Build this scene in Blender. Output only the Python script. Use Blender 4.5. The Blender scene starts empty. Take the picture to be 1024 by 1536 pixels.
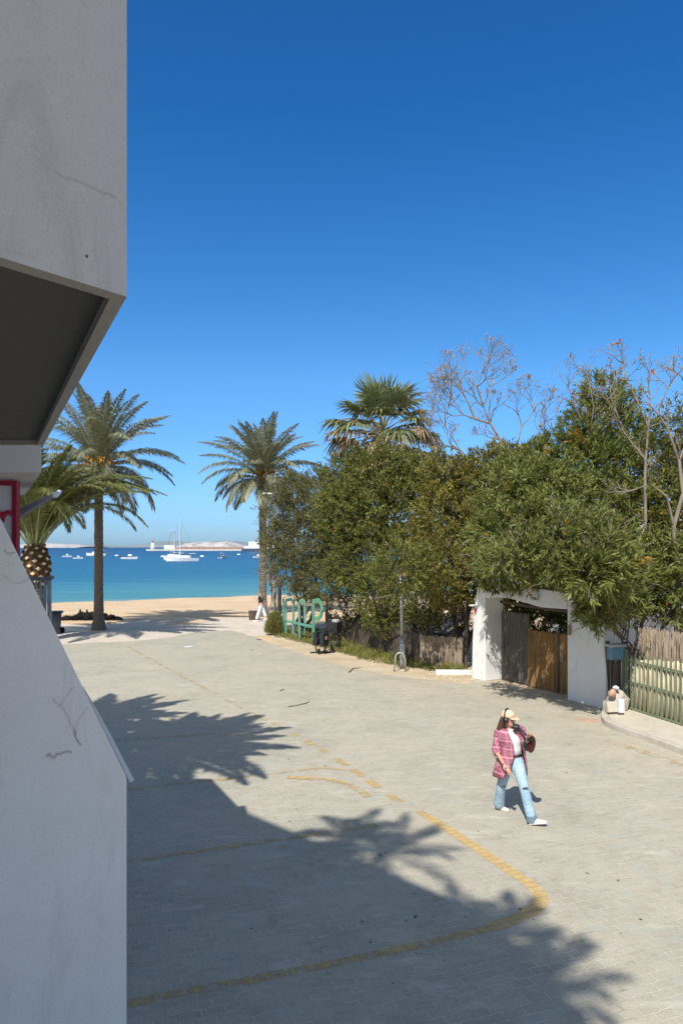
import bpy, math, random
import numpy as np
from mathutils import Vector, Matrix
PI = math.pi
rnd = random.Random(7)
nr = np.random.default_rng(11)
sc = bpy.context.scene
C = sc.collection
F = 1110.0; HX = 512.0; HY = 820.0; CH = 4.0
def W(px, py, Y): return Vector(((px-HX)/F*Y, Y, CH+(HY-py)/F*Y))
def P(px, py, z=0.0):
    Y = (CH-z)*F/(py-HY)
    return Vector(((px-HX)/F*Y, Y, z))
S = Vector((0.30, 0.85, -1.0))          # the way light travels, per metre of height

# ---------------------------------------------------------------- materials
def mat(name):
    m = bpy.data.materials.new(name); m.use_nodes = True
    nt = m.node_tree; b = nt.nodes['Principled BSDF']
    return m, nt, b
def nd(nt, typ, **kw):
    n = nt.nodes.new(typ)
    for k, v in kw.items(): setattr(n, k, v)
    return n
def ramp(nt, fac, stops):
    r = nd(nt, 'ShaderNodeValToRGB'); e = r.color_ramp.elements
    while len(e) < len(stops): e.new(0.5)
    for i, (p, c) in enumerate(stops):
        e[i].position = p; e[i].color = (*c, 1) if len(c) == 3 else c
    nt.links.new(fac, r.inputs[0]); return r.outputs[0]
def noise(nt, vec, scale, detail=4, rough=0.6, dist=0.0):
    n = nd(nt, 'ShaderNodeTexNoise'); n.inputs['Scale'].default_value = scale
    n.inputs['Detail'].default_value = detail; n.inputs['Roughness'].default_value = rough
    n.inputs['Distortion'].default_value = dist
    if vec is not None: nt.links.new(vec, n.inputs['Vector'])
    return n.outputs['Fac']
def pos(nt): return nd(nt, 'ShaderNodeNewGeometry').outputs['Position']
def mixc(nt, fac, a, b, blend='MIX'):
    m = nd(nt, 'ShaderNodeMix', data_type='RGBA', blend_type=blend)
    for sock, v in ((m.inputs[0], fac), (m.inputs[6], a), (m.inputs[7], b)):
        if hasattr(v, 'links') or hasattr(v, 'is_linked'): nt.links.new(v, sock)
        elif isinstance(v, (tuple, list)): sock.default_value = (*v, 1) if len(v) == 3 else v
        else: sock.default_value = v
    return m.outputs[2]
def mth(nt, op, a, b=None, clamp=False):
    m = nd(nt, 'ShaderNodeMath', operation=op, use_clamp=clamp)
    for i, v in enumerate((a, b)):
        if v is None: continue
        if hasattr(v, 'is_linked'): nt.links.new(v, m.inputs[i])
        else: m.inputs[i].default_value = v
    return m.outputs[0]
def bump(nt, b, h, strength=0.3, dist=0.01):
    n = nd(nt, 'ShaderNodeBump'); n.inputs['Strength'].default_value = strength
    n.inputs['Distance'].default_value = dist
    nt.links.new(h, n.inputs['Height']); nt.links.new(n.outputs[0], b.inputs['Normal'])
def mapping(nt, vec, scale=(1,1,1), rot=(0,0,0), loc=(0,0,0)):
    m = nd(nt, 'ShaderNodeMapping'); m.inputs['Scale'].default_value = scale
    m.inputs['Rotation'].default_value = rot; m.inputs['Location'].default_value = loc
    nt.links.new(vec, m.inputs['Vector']); return m.outputs[0]

def simple(name, c1, c2=None, scale=6, rough=0.7, bs=0.0, bd=0.01, metal=0.0, stretch=(1,1,1), lo=0.35, hi=0.68):
    m, nt, b = mat(name)
    c2 = c2 or tuple(x*0.75 for x in c1)
    v = mapping(nt, pos(nt), stretch)
    n = noise(nt, v, scale, 5)
    nt.links.new(ramp(nt, n, [(lo, c1), (hi, c2)]), b.inputs['Base Color'])
    b.inputs['Roughness'].default_value = rough; b.inputs['Metallic'].default_value = metal
    if bs: bump(nt, b, noise(nt, v, scale*4, 4), bs, bd)
    return m

def leafmat(name, dark, light, extra=None, trans=0.25, rough=0.5, ecount=0.94):
    m, nt, b = mat(name)
    at = nd(nt, 'ShaderNodeAttribute', attribute_name='tint')
    stops = [(0.0, dark), (0.8, light)]
    if extra: stops += [(ecount, light), (min(ecount+0.02, 1), extra)]
    big = noise(nt, pos(nt), 0.9, 2)
    col = ramp(nt, at.outputs['Fac'], stops)
    col = mixc(nt, mth(nt, 'MULTIPLY', big, 0.55), col, (light[0]*1.15, light[1]*0.95, light[2]*0.75), 'MIX')
    nt.links.new(col, b.inputs['Base Color']); b.inputs['Roughness'].default_value = rough
    b.inputs['Specular IOR Level'].default_value = 0.35
    t = nd(nt, 'ShaderNodeBsdfTranslucent'); nt.links.new(col, t.inputs[0])
    mx = nd(nt, 'ShaderNodeMixShader'); mx.inputs[0].default_value = trans
    out = nt.nodes['Material Output']
    nt.links.new(b.outputs[0], mx.inputs[1]); nt.links.new(t.outputs[0], mx.inputs[2])
    nt.links.new(mx.outputs[0], out.inputs[0])
    return m

RA = math.radians(20.5)
def paver_nodes(nt):
    p = pos(nt)
    v = mapping(nt, p, rot=(0, 0, -RA))
    sx = nd(nt, 'ShaderNodeSeparateXYZ'); nt.links.new(v, sx.inputs[0])
    wob = mth(nt, 'MULTIPLY', mth(nt, 'SINE', mth(nt, 'MULTIPLY', sx.outputs[0], 2*PI/0.105)), 0.0025)
    wob2 = mth(nt, 'MULTIPLY', mth(nt, 'SINE', mth(nt, 'MULTIPLY', sx.outputs[1], 2*PI/0.232)), 0.006)
    n1 = mth(nt, 'MULTIPLY', mth(nt, 'SUBTRACT', noise(nt, p, 2.2, 2), 0.5), 0.06)
    cx = nd(nt, 'ShaderNodeCombineXYZ')
    nt.links.new(mth(nt, 'ADD', sx.outputs[0], wob2), cx.inputs[0])
    nt.links.new(mth(nt, 'ADD', mth(nt, 'ADD', sx.outputs[1], wob), n1), cx.inputs[1])
    br = nd(nt, 'ShaderNodeTexBrick')
    nt.links.new(cx.outputs[0], br.inputs['Vector'])
    br.inputs['Scale'].default_value = 1.0
    br.inputs['Brick Width'].default_value = 0.20; br.inputs['Row Height'].default_value = 0.116
    br.inputs['Mortar Size'].default_value = 0.0055; br.inputs['Mortar Smooth'].default_value = 0.25
    br.inputs['Color1'].default_value = (0, 0, 0, 1); br.inputs['Color2'].default_value = (1, 1, 1, 1)
    br.inputs['Mortar'].default_value = (0.5, 0.5, 0.5, 1)
    return p, br
def paving_mat():
    m, nt, b = mat('paver blocks')
    p, br = paver_nodes(nt)
    base = ramp(nt, br.outputs['Color'], [(0.0, (0.42, 0.382, 0.303)), (0.5, (0.445, 0.405, 0.32)), (1.0, (0.47, 0.428, 0.34))])
    fine = noise(nt, p, 70, 5, 0.7)
    base = mixc(nt, 0.75, base, ramp(nt, fine, [(0.3, (0.6, 0.6, 0.6)), (0.7, (1.25, 1.25, 1.22))]), 'MULTIPLY')
    base = mixc(nt, mth(nt, 'MULTIPLY', ramp(nt, mth(nt, 'MULTIPLY', br.outputs['Color'], noise(nt, p, 0.7, 3)), [(0.42, (0, 0, 0)), (0.50, (1, 1, 1))]), 0.5), base, (0.36, 0.38, 0.33))
    mid = noise(nt, p, 0.55, 5, 0.65, 0.6)
    base = mixc(nt, 0.8, base, ramp(nt, mid, [(0.3, (0.78, 0.80, 0.78)), (0.5, (1.0, 1.0, 0.98)), (0.72, (1.12, 1.08, 1.0))]), 'MULTIPLY')
    stv = mapping(nt, p, (1.0, 3.2, 1.0), (0, 0, -RA))
    st = noise(nt, stv, 1.4, 6, 0.7, 0.4)
    base = mixc(nt, ramp(nt, st, [(0.56, (0, 0, 0)), (0.72, (1, 1, 1))]), base, (0.56, 0.51, 0.41))
    base = mixc(nt, mth(nt, 'MULTIPLY', ramp(nt, noise(nt, p, 3.1, 5, 0.7), [(0.60, (0, 0, 0)), (0.70, (1, 1, 1))]), 0.35), base, (0.19, 0.18, 0.155))
    jn = noise(nt, p, 2.6, 4, 0.7)
    joint = ramp(nt, jn, [(0.30, (0.24, 0.22, 0.175)), (0.48, (0.58, 0.53, 0.42)), (0.7, (0.68, 0.62, 0.49))])
    col = mixc(nt, br.outputs['Fac'], base, joint)
    # wind-blown sand lying along the planted edge and towards the beach
    sx = nd(nt, 'ShaderNodeSeparateXYZ'); nt.links.new(p, sx.inputs[0])
    d = mth(nt, 'ADD', mth(nt, 'MULTIPLY', sx.outputs[0], 0.80), mth(nt, 'MULTIPLY', sx.outputs[1], 0.48))
    edge = mth(nt, 'MULTIPLY', mth(nt, 'SUBTRACT', d, 11.6), 0.45, True)
    sn = ramp(nt, noise(nt, p, 0.9, 6, 0.7, 0.5), [(0.42, (0, 0, 0)), (0.62, (1, 1, 1))])
    col = mixc(nt, mth(nt, 'MULTIPLY', mth(nt, 'MULTIPLY', edge, sn), 0.75), col, (0.50, 0.42, 0.28))
    nt.links.new(col, b.inputs['Base Color']); b.inputs['Roughness'].default_value = 0.85
    h = mth(nt, 'SUBTRACT', mth(nt, 'MULTIPLY', fine, 0.25), br.outputs['Fac'])
    h = mth(nt, 'ADD', h, mth(nt, 'MULTIPLY', br.outputs['Color'], 0.25))
    bump(nt, b, h, 1.0, 0.016)
    return m
def paint_mat():
    m, nt, b = mat('worn yellow road paint')
    p, br = paver_nodes(nt)
    c = ramp(nt, noise(nt, p, 14, 4), [(0.3, (0.52, 0.35, 0.13)), (0.7, (0.62, 0.45, 0.21))])
    nt.links.new(c, b.inputs['Base Color']); b.inputs['Roughness'].default_value = 0.8
    at = nd(nt, 'ShaderNodeAttribute', attribute_name='tint')
    w = noise(nt, p, 9, 6, 0.75)
    w2 = noise(nt, p, 1.6, 3, 0.6)
    k = mth(nt, 'ADD', mth(nt, 'MULTIPLY', w, 0.7), mth(nt, 'MULTIPLY', w2, 0.5))
    k = mth(nt, 'ADD', k, mth(nt, 'MULTIPLY', mth(nt, 'SUBTRACT', at.outputs['Fac'], 0.5), 0.5))
    k = ramp(nt, k, [(0.50, (0, 0, 0)), (0.66, (0.92, 0.92, 0.92))])
    k = mth(nt, 'MULTIPLY', k, mth(nt, 'SUBTRACT', 1.0, mth(nt, 'MULTIPLY', br.outputs['Fac'], 0.85)))
    tr = nd(nt, 'ShaderNodeBsdfTransparent'); mx = nd(nt, 'ShaderNodeMixShader')
    nt.links.new(k, mx.inputs[0]); nt.links.new(tr.outputs[0], mx.inputs[1]); nt.links.new(b.outputs[0], mx.inputs[2])
    nt.links.new(mx.outputs[0], nt.nodes['Material Output'].inputs[0])
    return m
def sand_mat(name, c1, c2, c3):
    m, nt, b = mat(name); p = pos(nt)
    v = mapping(nt, p, (0.35, 1.0, 1.0))
    n = noise(nt, v, 0.9, 6, 0.7)
    col = ramp(nt, n, [(0.3, c1), (0.5, c2), (0.7, c3)])
    f = noise(nt, p, 25, 4, 0.8)
    col = mixc(nt, 0.5, col, ramp(nt, f, [(0.3, (0.7, 0.7, 0.7)), (0.7, (1.15, 1.15, 1.15))]), 'MULTIPLY')
    nt.links.new(col, b.inputs['Base Color']); b.inputs['Roughness'].default_value = 0.95
    bump(nt, b, noise(nt, p, 5, 6, 0.7), 0.5, 0.08)
    return m
def concrete_mat(name, c1, c2, c3, scale=2.0):
    m, nt, b = mat(name); p = pos(nt)
    col = ramp(nt, noise(nt, p, scale, 6, 0.7, 0.5), [(0.28, c1), (0.5, c2), (0.72, c3)])
    f = noise(nt, p, 60, 4, 0.8)
    col = mixc(nt, 0.4, col, ramp(nt, f, [(0.3, (0.75, 0.75, 0.75)), (0.7, (1.12, 1.12, 1.12))]), 'MULTIPLY')
    nt.links.new(col, b.inputs['Base Color']); b.inputs['Roughness'].default_value = 0.9
    bump(nt, b, f, 0.35, 0.004)
    return m
def render_wall_mat(name, c, stain, scale=3.0, amt=0.5, grain=90):
    m, nt, b = mat(name); p = pos(nt)
    base = ramp(nt, noise(nt, p, 1.3, 5, 0.6), [(0.3, tuple(x*0.93 for x in c)), (0.7, c)])
    v = mapping(nt, p, (1, 1, 0.35))
    st = ramp(nt, noise(nt, v, scale, 7, 0.72, 0.8), [(0.53, (0, 0, 0)), (0.80, (1, 1, 1))])
    col = mixc(nt, mth(nt, 'MULTIPLY', st, amt), base, stain)
    sp = ramp(nt, noise(nt, p, grain, 3, 0.7), [(0.30, (0.86, 0.86, 0.86)), (0.5, (1, 1, 1))])
    col = mixc(nt, 0.6, col, sp, 'MULTIPLY')
    nt.links.new(col, b.inputs['Base Color']); b.inputs['Roughness'].default_value = 0.92
    h = mth(nt, 'ADD', noise(nt, p, grain*1.2, 4, 0.7), mth(nt, 'MULTIPLY', noise(nt, p, 9, 3), 1.5))
    bump(nt, b, h, 0.5, 0.004)
    return m
def sea_mat():
    m, nt, b = mat('sea water'); p = pos(nt)
    sx = nd(nt, 'ShaderNodeSeparateXYZ'); nt.links.new(p, sx.inputs[0])
    # distance off the shore line (shore swings away on the left)
    xx = mth(nt, 'MULTIPLY', mth(nt, 'MAXIMUM', mth(nt, 'SUBTRACT', -7.0, sx.outputs[0]), 0.0), 0.6)
    d = mth(nt, 'ADD', mth(nt, 'SUBTRACT', sx.outputs[1], 68.5), xx)
    vv = mapping(nt, p, (0.25, 1, 1))
    d = mth(nt, 'ADD', d, mth(nt, 'MULTIPLY', mth(nt, 'SUBTRACT', noise(nt, vv, 0.07, 3), 0.5), 26))
    k = mth(nt, 'LOGARITHM', mth(nt, 'MAXIMUM', mth(nt, 'ADD', d, 4.0), 1.0), 10)
    k = mth(nt, 'DIVIDE', k, 3.4)
    col = ramp(nt, k, [(0.0, (0.30, 0.36, 0.27)), (0.24, (0.085, 0.24, 0.225)), (0.44, (0.045, 0.19, 0.22)), (0.53, (0.014, 0.12, 0.185)), (0.68, (0.008, 0.092, 0.17)), (0.90, (0.003, 0.035, 0.10))])
    pt = noise(nt, mapping(nt, p, (0.12, 0.8, 1)), 0.45, 7, 0.72)
    col = mixc(nt, 0.55, col, ramp(nt, pt, [(0.32, (0.60, 0.74, 0.82)), (0.68, (1.35, 1.22, 1.14))]), 'MULTIPLY')
    nt.links.new(col, b.inputs['Base Color']); b.inputs['Roughness'].default_value = 0.32
    b.inputs['IOR'].default_value = 1.33; b.inputs['Specular IOR Level'].default_value = 0.36
    h = mth(nt, 'ADD', noise(nt, mapping(nt, p, (0.4, 1, 1)), 1.2, 5, 0.6), mth(nt, 'MULTIPLY', noise(nt, mapping(nt, p, (0.2, 1, 1)), 0.22, 3), 3.0))
    bump(nt, b, h, 0.6, 0.30)
    return m
def plaid_mat():
    m, nt, b = mat('pink plaid cotton'); 
    tc = nd(nt, 'ShaderNodeTexCoord'); sx = nd(nt, 'ShaderNodeSeparateXYZ'); nt.links.new(tc.outputs['Object'], sx.inputs[0])
    def band(s, f, ph, th):
        return mth(nt, 'GREATER_THAN', mth(nt, 'SINE', mth(nt, 'ADD', mth(nt, 'MULTIPLY', s, f), ph)), th)
    xy = mth(nt, 'ADD', sx.outputs[0], mth(nt, 'MULTIPLY', sx.outputs[1], 0.5))
    a = band(sx.outputs[2], 105, 0.3, 0.35); c = band(xy, 105, 0.9, 0.35)
    col = mixc(nt, mth(nt, 'MULTIPLY', a, 0.65), (0.34, 0.09, 0.14), (0.62, 0.37, 0.40))
    col = mixc(nt, mth(nt, 'MULTIPLY', c, 0.5), col, (0.55, 0.28, 0.33))
    dk = mth(nt, 'MULTIPLY', band(sx.outputs[2], 52, 1.4, 0.9), 0.6)
    col = mixc(nt, dk, col, (0.20, 0.03, 0.07))
    nt.links.new(col, b.inputs['Base Color']); b.inputs['Roughness'].default_value = 0.9
    bump(nt, b, noise(nt, tc.outputs['Object'], 18, 3), 0.6, 0.02)
    return m
def reed_mat(name, c1, c2, fx=22.0):
    m, nt, b = mat(name); p = pos(nt)
    v = mapping(nt, p, (fx, fx, 0.9))
    n = noise(nt, v, 1.6, 4, 0.6)
    col = ramp(nt, n, [(0.3, c2), (0.5, c1), (0.72, tuple(min(1, x*1.25) for x in c1))])
    col = mixc(nt, 0.6, col, ramp(nt, noise(nt, p, 2.5, 5, 0.7), [(0.35, (0.6, 0.6, 0.6)), (0.65, (1.15, 1.1, 1.05))]), 'MULTIPLY')
    nt.links.new(col, b.inputs['Base Color']); b.inputs['Roughness'].default_value = 0.85
    bump(nt, b, n, 0.8, 0.02)
    return m
def rock_hill_mat(name, rock, scrub, th=0.5, s=0.02):
    m, nt, b = mat(name); p = pos(nt)
    n = noise(nt, mapping(nt, p, (1, 1, 2.5)), s, 7, 0.7)
    nt.links.new(ramp(nt, n, [(th-0.06, rock), (th+0.06, scrub)]), b.inputs['Base Color'])
    b.inputs['Roughness'].default_value = 1.0
    return m

M = dict(
 pave=paving_mat(), paint=paint_mat(), sea=sea_mat(), plaid=plaid_mat(),
 sand=sand_mat('beach sand', (0.52, 0.36, 0.20), (0.62, 0.45, 0.27), (0.70, 0.53, 0.34)),
 soil=sand_mat('sandy soil', (0.40, 0.31, 0.19), (0.52, 0.42, 0.28), (0.60, 0.50, 0.36)),
 verge=sand_mat('verge soil', (0.13, 0.13, 0.06), (0.20, 0.18, 0.09), (0.32, 0.27, 0.15)),
 prom=concrete_mat('promenade concrete', (0.46, 0.39, 0.30), (0.58, 0.50, 0.40), (0.64, 0.56, 0.46), 1.2),
 kerb=concrete_mat('kerb concrete', (0.36, 0.34, 0.29), (0.48, 0.44, 0.36), (0.55, 0.50, 0.41), 4),
 walk=concrete_mat('pavement concrete', (0.44, 0.40, 0.32), (0.53, 0.48, 0.38), (0.60, 0.55, 0.44), 3),
 wall=render_wall_mat('painted render', (0.90, 0.88, 0.85), (0.62, 0.59, 0.55), 3.2, 0.6),
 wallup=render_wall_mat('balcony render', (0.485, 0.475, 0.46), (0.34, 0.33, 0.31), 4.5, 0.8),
 fascia=render_wall_mat('fascia render', (0.64, 0.61, 0.56), (0.4, 0.39, 0.36), 3.5, 0.35),
 coping=render_wall_mat('coping paint', (0.62, 0.66, 0.70), (0.34, 0.34, 0.33), 7, 0.7),
 edge=render_wall_mat('bare concrete edge', (0.34, 0.32, 0.28), (0.20, 0.18, 0.15), 14, 0.7),
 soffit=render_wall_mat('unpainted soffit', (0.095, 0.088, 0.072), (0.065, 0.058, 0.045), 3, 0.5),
 awn=simple('grey awning fabric', (0.30, 0.29, 0.27), (0.24, 0.23, 0.22), 6, 0.9),
 crack=simple('crack', (0.10, 0.095, 0.085), rough=1.0),
 crackm=simple('stain', (0.40, 0.37, 0.33), rough=1.0),
 crackl=simple('faint crack', (0.64, 0.62, 0.59), rough=1.0),
 white=render_wall_mat('whitewash', (0.74, 0.73, 0.70), (0.46, 0.42, 0.36), 3.4, 0.8, 50),
 house=render_wall_mat('house whitewash', (0.75, 0.74, 0.72), (0.5, 0.47, 0.42), 1.2, 0.4, 30),
 red=simple('red frame paint', (0.33, 0.010, 0.035), (0.25, 0.01, 0.03), rough=0.4),
 board=simple('white board', (0.72, 0.72, 0.74), (0.66, 0.66, 0.68), rough=0.5),
 redw=simple('red lettering', (0.50, 0.012, 0.05), (0.42, 0.012, 0.04), rough=0.5),
 galv=simple('galvanised steel', (0.44, 0.46, 0.46), (0.30, 0.32, 0.32), 9, 0.45, metal=0.35),
 dgalv=simple('weathered steel', (0.25, 0.26, 0.25), (0.16, 0.16, 0.155), 9, 0.5, metal=0.3),
 black=simple('black metal', (0.014, 0.014, 0.015), (0.03, 0.03, 0.032), 20, 0.4),
 rubber=simple('black rubber', (0.02, 0.02, 0.02), rough=0.8),
 plastic=simple('dark blue plastic', (0.018, 0.024, 0.04), (0.03, 0.035, 0.05), 8, 0.45),
 grey=simple('grey cloth', (0.40, 0.40, 0.40), rough=0.9),
 pink=simple('pink cloth', (0.55, 0.28, 0.38), rough=0.9),
 mint=simple('mint green paint', (0.15, 0.38, 0.29), (0.10, 0.29, 0.20), 5, 0.6, 0.3, 0.004),
 mintd=simple('green paint worn', (0.07, 0.28, 0.14), (0.13, 0.33, 0.21), 5, 0.6, 0.3, 0.004),
 mailblue=simple('blue mailbox paint', (0.12, 0.24, 0.33), (0.09, 0.18, 0.26), 12, 0.5),
 reedgrey=reed_mat('grey reed', (0.15, 0.135, 0.11), (0.05, 0.045, 0.035)),
 reedbrown=reed_mat('brown reed', (0.30, 0.165, 0.055), (0.12, 0.06, 0.02)),
 reedpale=reed_mat('pale heather screen', (0.42, 0.34, 0.25), (0.15, 0.11, 0.07)),
 log=reed_mat('weathered log', (0.54, 0.49, 0.35), (0.30, 0.26, 0.17), 8),
 fgreen=simple('dull green fence paint', (0.20, 0.24, 0.15), (0.14, 0.17, 0.10), 7, 0.6),
 dwood=reed_mat('dark boards', (0.10, 0.075, 0.055), (0.03, 0.022, 0.018), 6),
 wood=reed_mat('grey timber', (0.30, 0.26, 0.21), (0.14, 0.11, 0.08), 10),
 bark=simple('brown bark', (0.20, 0.155, 0.11), (0.10, 0.075, 0.055), 5, 0.95, 0.9, 0.04, stretch=(4, 4, 0.7)),
 barkpale=simple('pale smooth bark', (0.27, 0.225, 0.17), (0.15, 0.12, 0.09), 3, 0.9, 0.6, 0.02, stretch=(3, 3, 0.7)),
 barkdark=simple('dark twig bark', (0.16, 0.12, 0.09), (0.09, 0.07, 0.05), 5, 0.95),
 palmbark=simple('palm bark', (0.30, 0.245, 0.19), (0.15, 0.12, 0.095), 9, 0.95, 1.0, 0.05, stretch=(1, 1, 3.5)),
 boot=simple('cut frond base', (0.66, 0.50, 0.33), (0.46, 0.30, 0.16), 9, 0.9, 0.5, 0.02),
 bulb=simple('palm bulb fibre', (0.14, 0.085, 0.04), (0.07, 0.04, 0.02), 9, 1.0, 1.0, 0.04),
 rachis=simple('palm midrib', (0.30, 0.33, 0.13), (0.24, 0.24, 0.10), 3, 0.6),
 fruit=simple('orange date stalks', (0.62, 0.33, 0.03), (0.50, 0.22, 0.02), 12, 0.7),
 skin=simple('skin', (0.62, 0.34, 0.24), (0.55, 0.29, 0.20), 9, 0.55),
 hair=simple('brown hair', (0.13, 0.055, 0.03), (0.07, 0.03, 0.018), 30, 0.5, stretch=(1, 1, 0.1)),
 cap=simple('beige cap cloth', (0.80, 0.56, 0.36), (0.72, 0.48, 0.30), 30, 0.9),
 tee=simple('white cotton', (0.82, 0.82, 0.84), (0.72, 0.72, 0.76), 12, 0.9, 0.5, 0.02),
 jeans=simple('pale blue denim', (0.30, 0.45, 0.56), (0.42, 0.56, 0.66), 6, 0.9, 0.7, 0.03),
 jeansd=simple('denim hem', (0.16, 0.24, 0.31), rough=0.9),
 shoe=simple('white shoe', (0.78, 0.68, 0.64), (0.70, 0.60, 0.56), 20, 0.7),
 bag=simple('dark red leather', (0.10, 0.012, 0.012), (0.05, 0.01, 0.01), 14, 0.4),
 boat=simple('white boat paint', (0.80, 0.81, 0.82), (0.7, 0.72, 0.74), 2, 0.4),
 boatd=simple('navy canvas', (0.05, 0.08, 0.15), rough=0.8),
 mast=simple('pale mast', (0.78, 0.78, 0.76), rough=0.5),
 dark=simple('dark glass', (0.03, 0.04, 0.05), rough=0.2),
 stone=simple('rubble stone', (0.50, 0.46, 0.40), (0.34, 0.30, 0.25), 4, 0.95, 0.8, 0.05),
 terra=simple('reddish stone', (0.42, 0.24, 0.15), (0.5, 0.36, 0.26), 8, 0.95),
 weed=simple('dried seaweed', (0.010, 0.009, 0.008), (0.018, 0.015, 0.013), 8, 1.0, 1.0, 0.05),
 hillp=rock_hill_mat('hazy rocky hill', (0.50, 0.46, 0.43), (0.30, 0.30, 0.27), 0.52, 0.03),  # pale rock and scrub, with distance haze put into the colour
 hillg=rock_hill_mat('hazy scrub hill', (0.17, 0.21, 0.22), (0.22, 0.26, 0.27), 0.5, 0.01),  # scrub greyed for distance; the haze is in the colour, no air volume
 pier=simple('quay stone', (0.55, 0.53, 0.50), (0.40, 0.38, 0.36), 0.05, 0.9),
 rust=simple('rust red', (0.34, 0.22, 0.18), rough=0.9),
 lg_date=leafmat('date frond', (0.10, 0.125, 0.075), (0.28, 0.30, 0.20), None, 0.2, 0.45),
 lg_can=leafmat('canary frond', (0.035, 0.06, 0.018), (0.20, 0.225, 0.08), None, 0.25, 0.4),
 lg_fan=leafmat('fan leaf', (0.055, 0.09, 0.035), (0.22, 0.26, 0.12), None, 0.2, 0.5),
 lg_dead=leafmat('dead fan leaf', (0.22, 0.15, 0.09), (0.46, 0.38, 0.27), None, 0.2, 0.8),
 lg_tam=leafmat('grey green foliage', (0.075, 0.088, 0.035), (0.21, 0.215, 0.095), (0.32, 0.26, 0.13), 0.3, 0.6, 0.95),
 lg_round=leafmat('dark green foliage', (0.055, 0.085, 0.02), (0.22, 0.24, 0.062), (0.34, 0.20, 0.04), 0.3, 0.5, 0.975),
 lg_ole=leafmat('oleander foliage', (0.05, 0.09, 0.022), (0.235, 0.27, 0.072), (0.38, 0.17, 0.02), 0.3, 0.42, 0.965),
 lg_yel=leafmat('yellow green foliage', (0.08, 0.09, 0.018), (0.26, 0.245, 0.06), (0.42, 0.20, 0.02), 0.3, 0.5, 0.955),
 lg_under=leafmat('undergrowth', (0.03, 0.035, 0.014), (0.11, 0.10, 0.045), (0.28, 0.22, 0.13), 0.2, 0.7, 0.9),
 lg_or=leafmat('rusty orange leaves', (0.30, 0.13, 0.02), (0.48, 0.25, 0.05), None, 0.3, 0.7),
 lg_dry=leafmat('dry seed pods', (0.20, 0.165, 0.125), (0.36, 0.31, 0.25), None, 0.2, 0.8),
 lg_shrub=leafmat('dry shrub', (0.085, 0.12, 0.03), (0.25, 0.25, 0.09), None, 0.25, 0.7),
 lg_grass=leafmat('grass', (0.08, 0.12, 0.02), (0.25, 0.26, 0.07), (0.45, 0.36, 0.18), 0.3, 0.7, 0.85),
)

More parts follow.
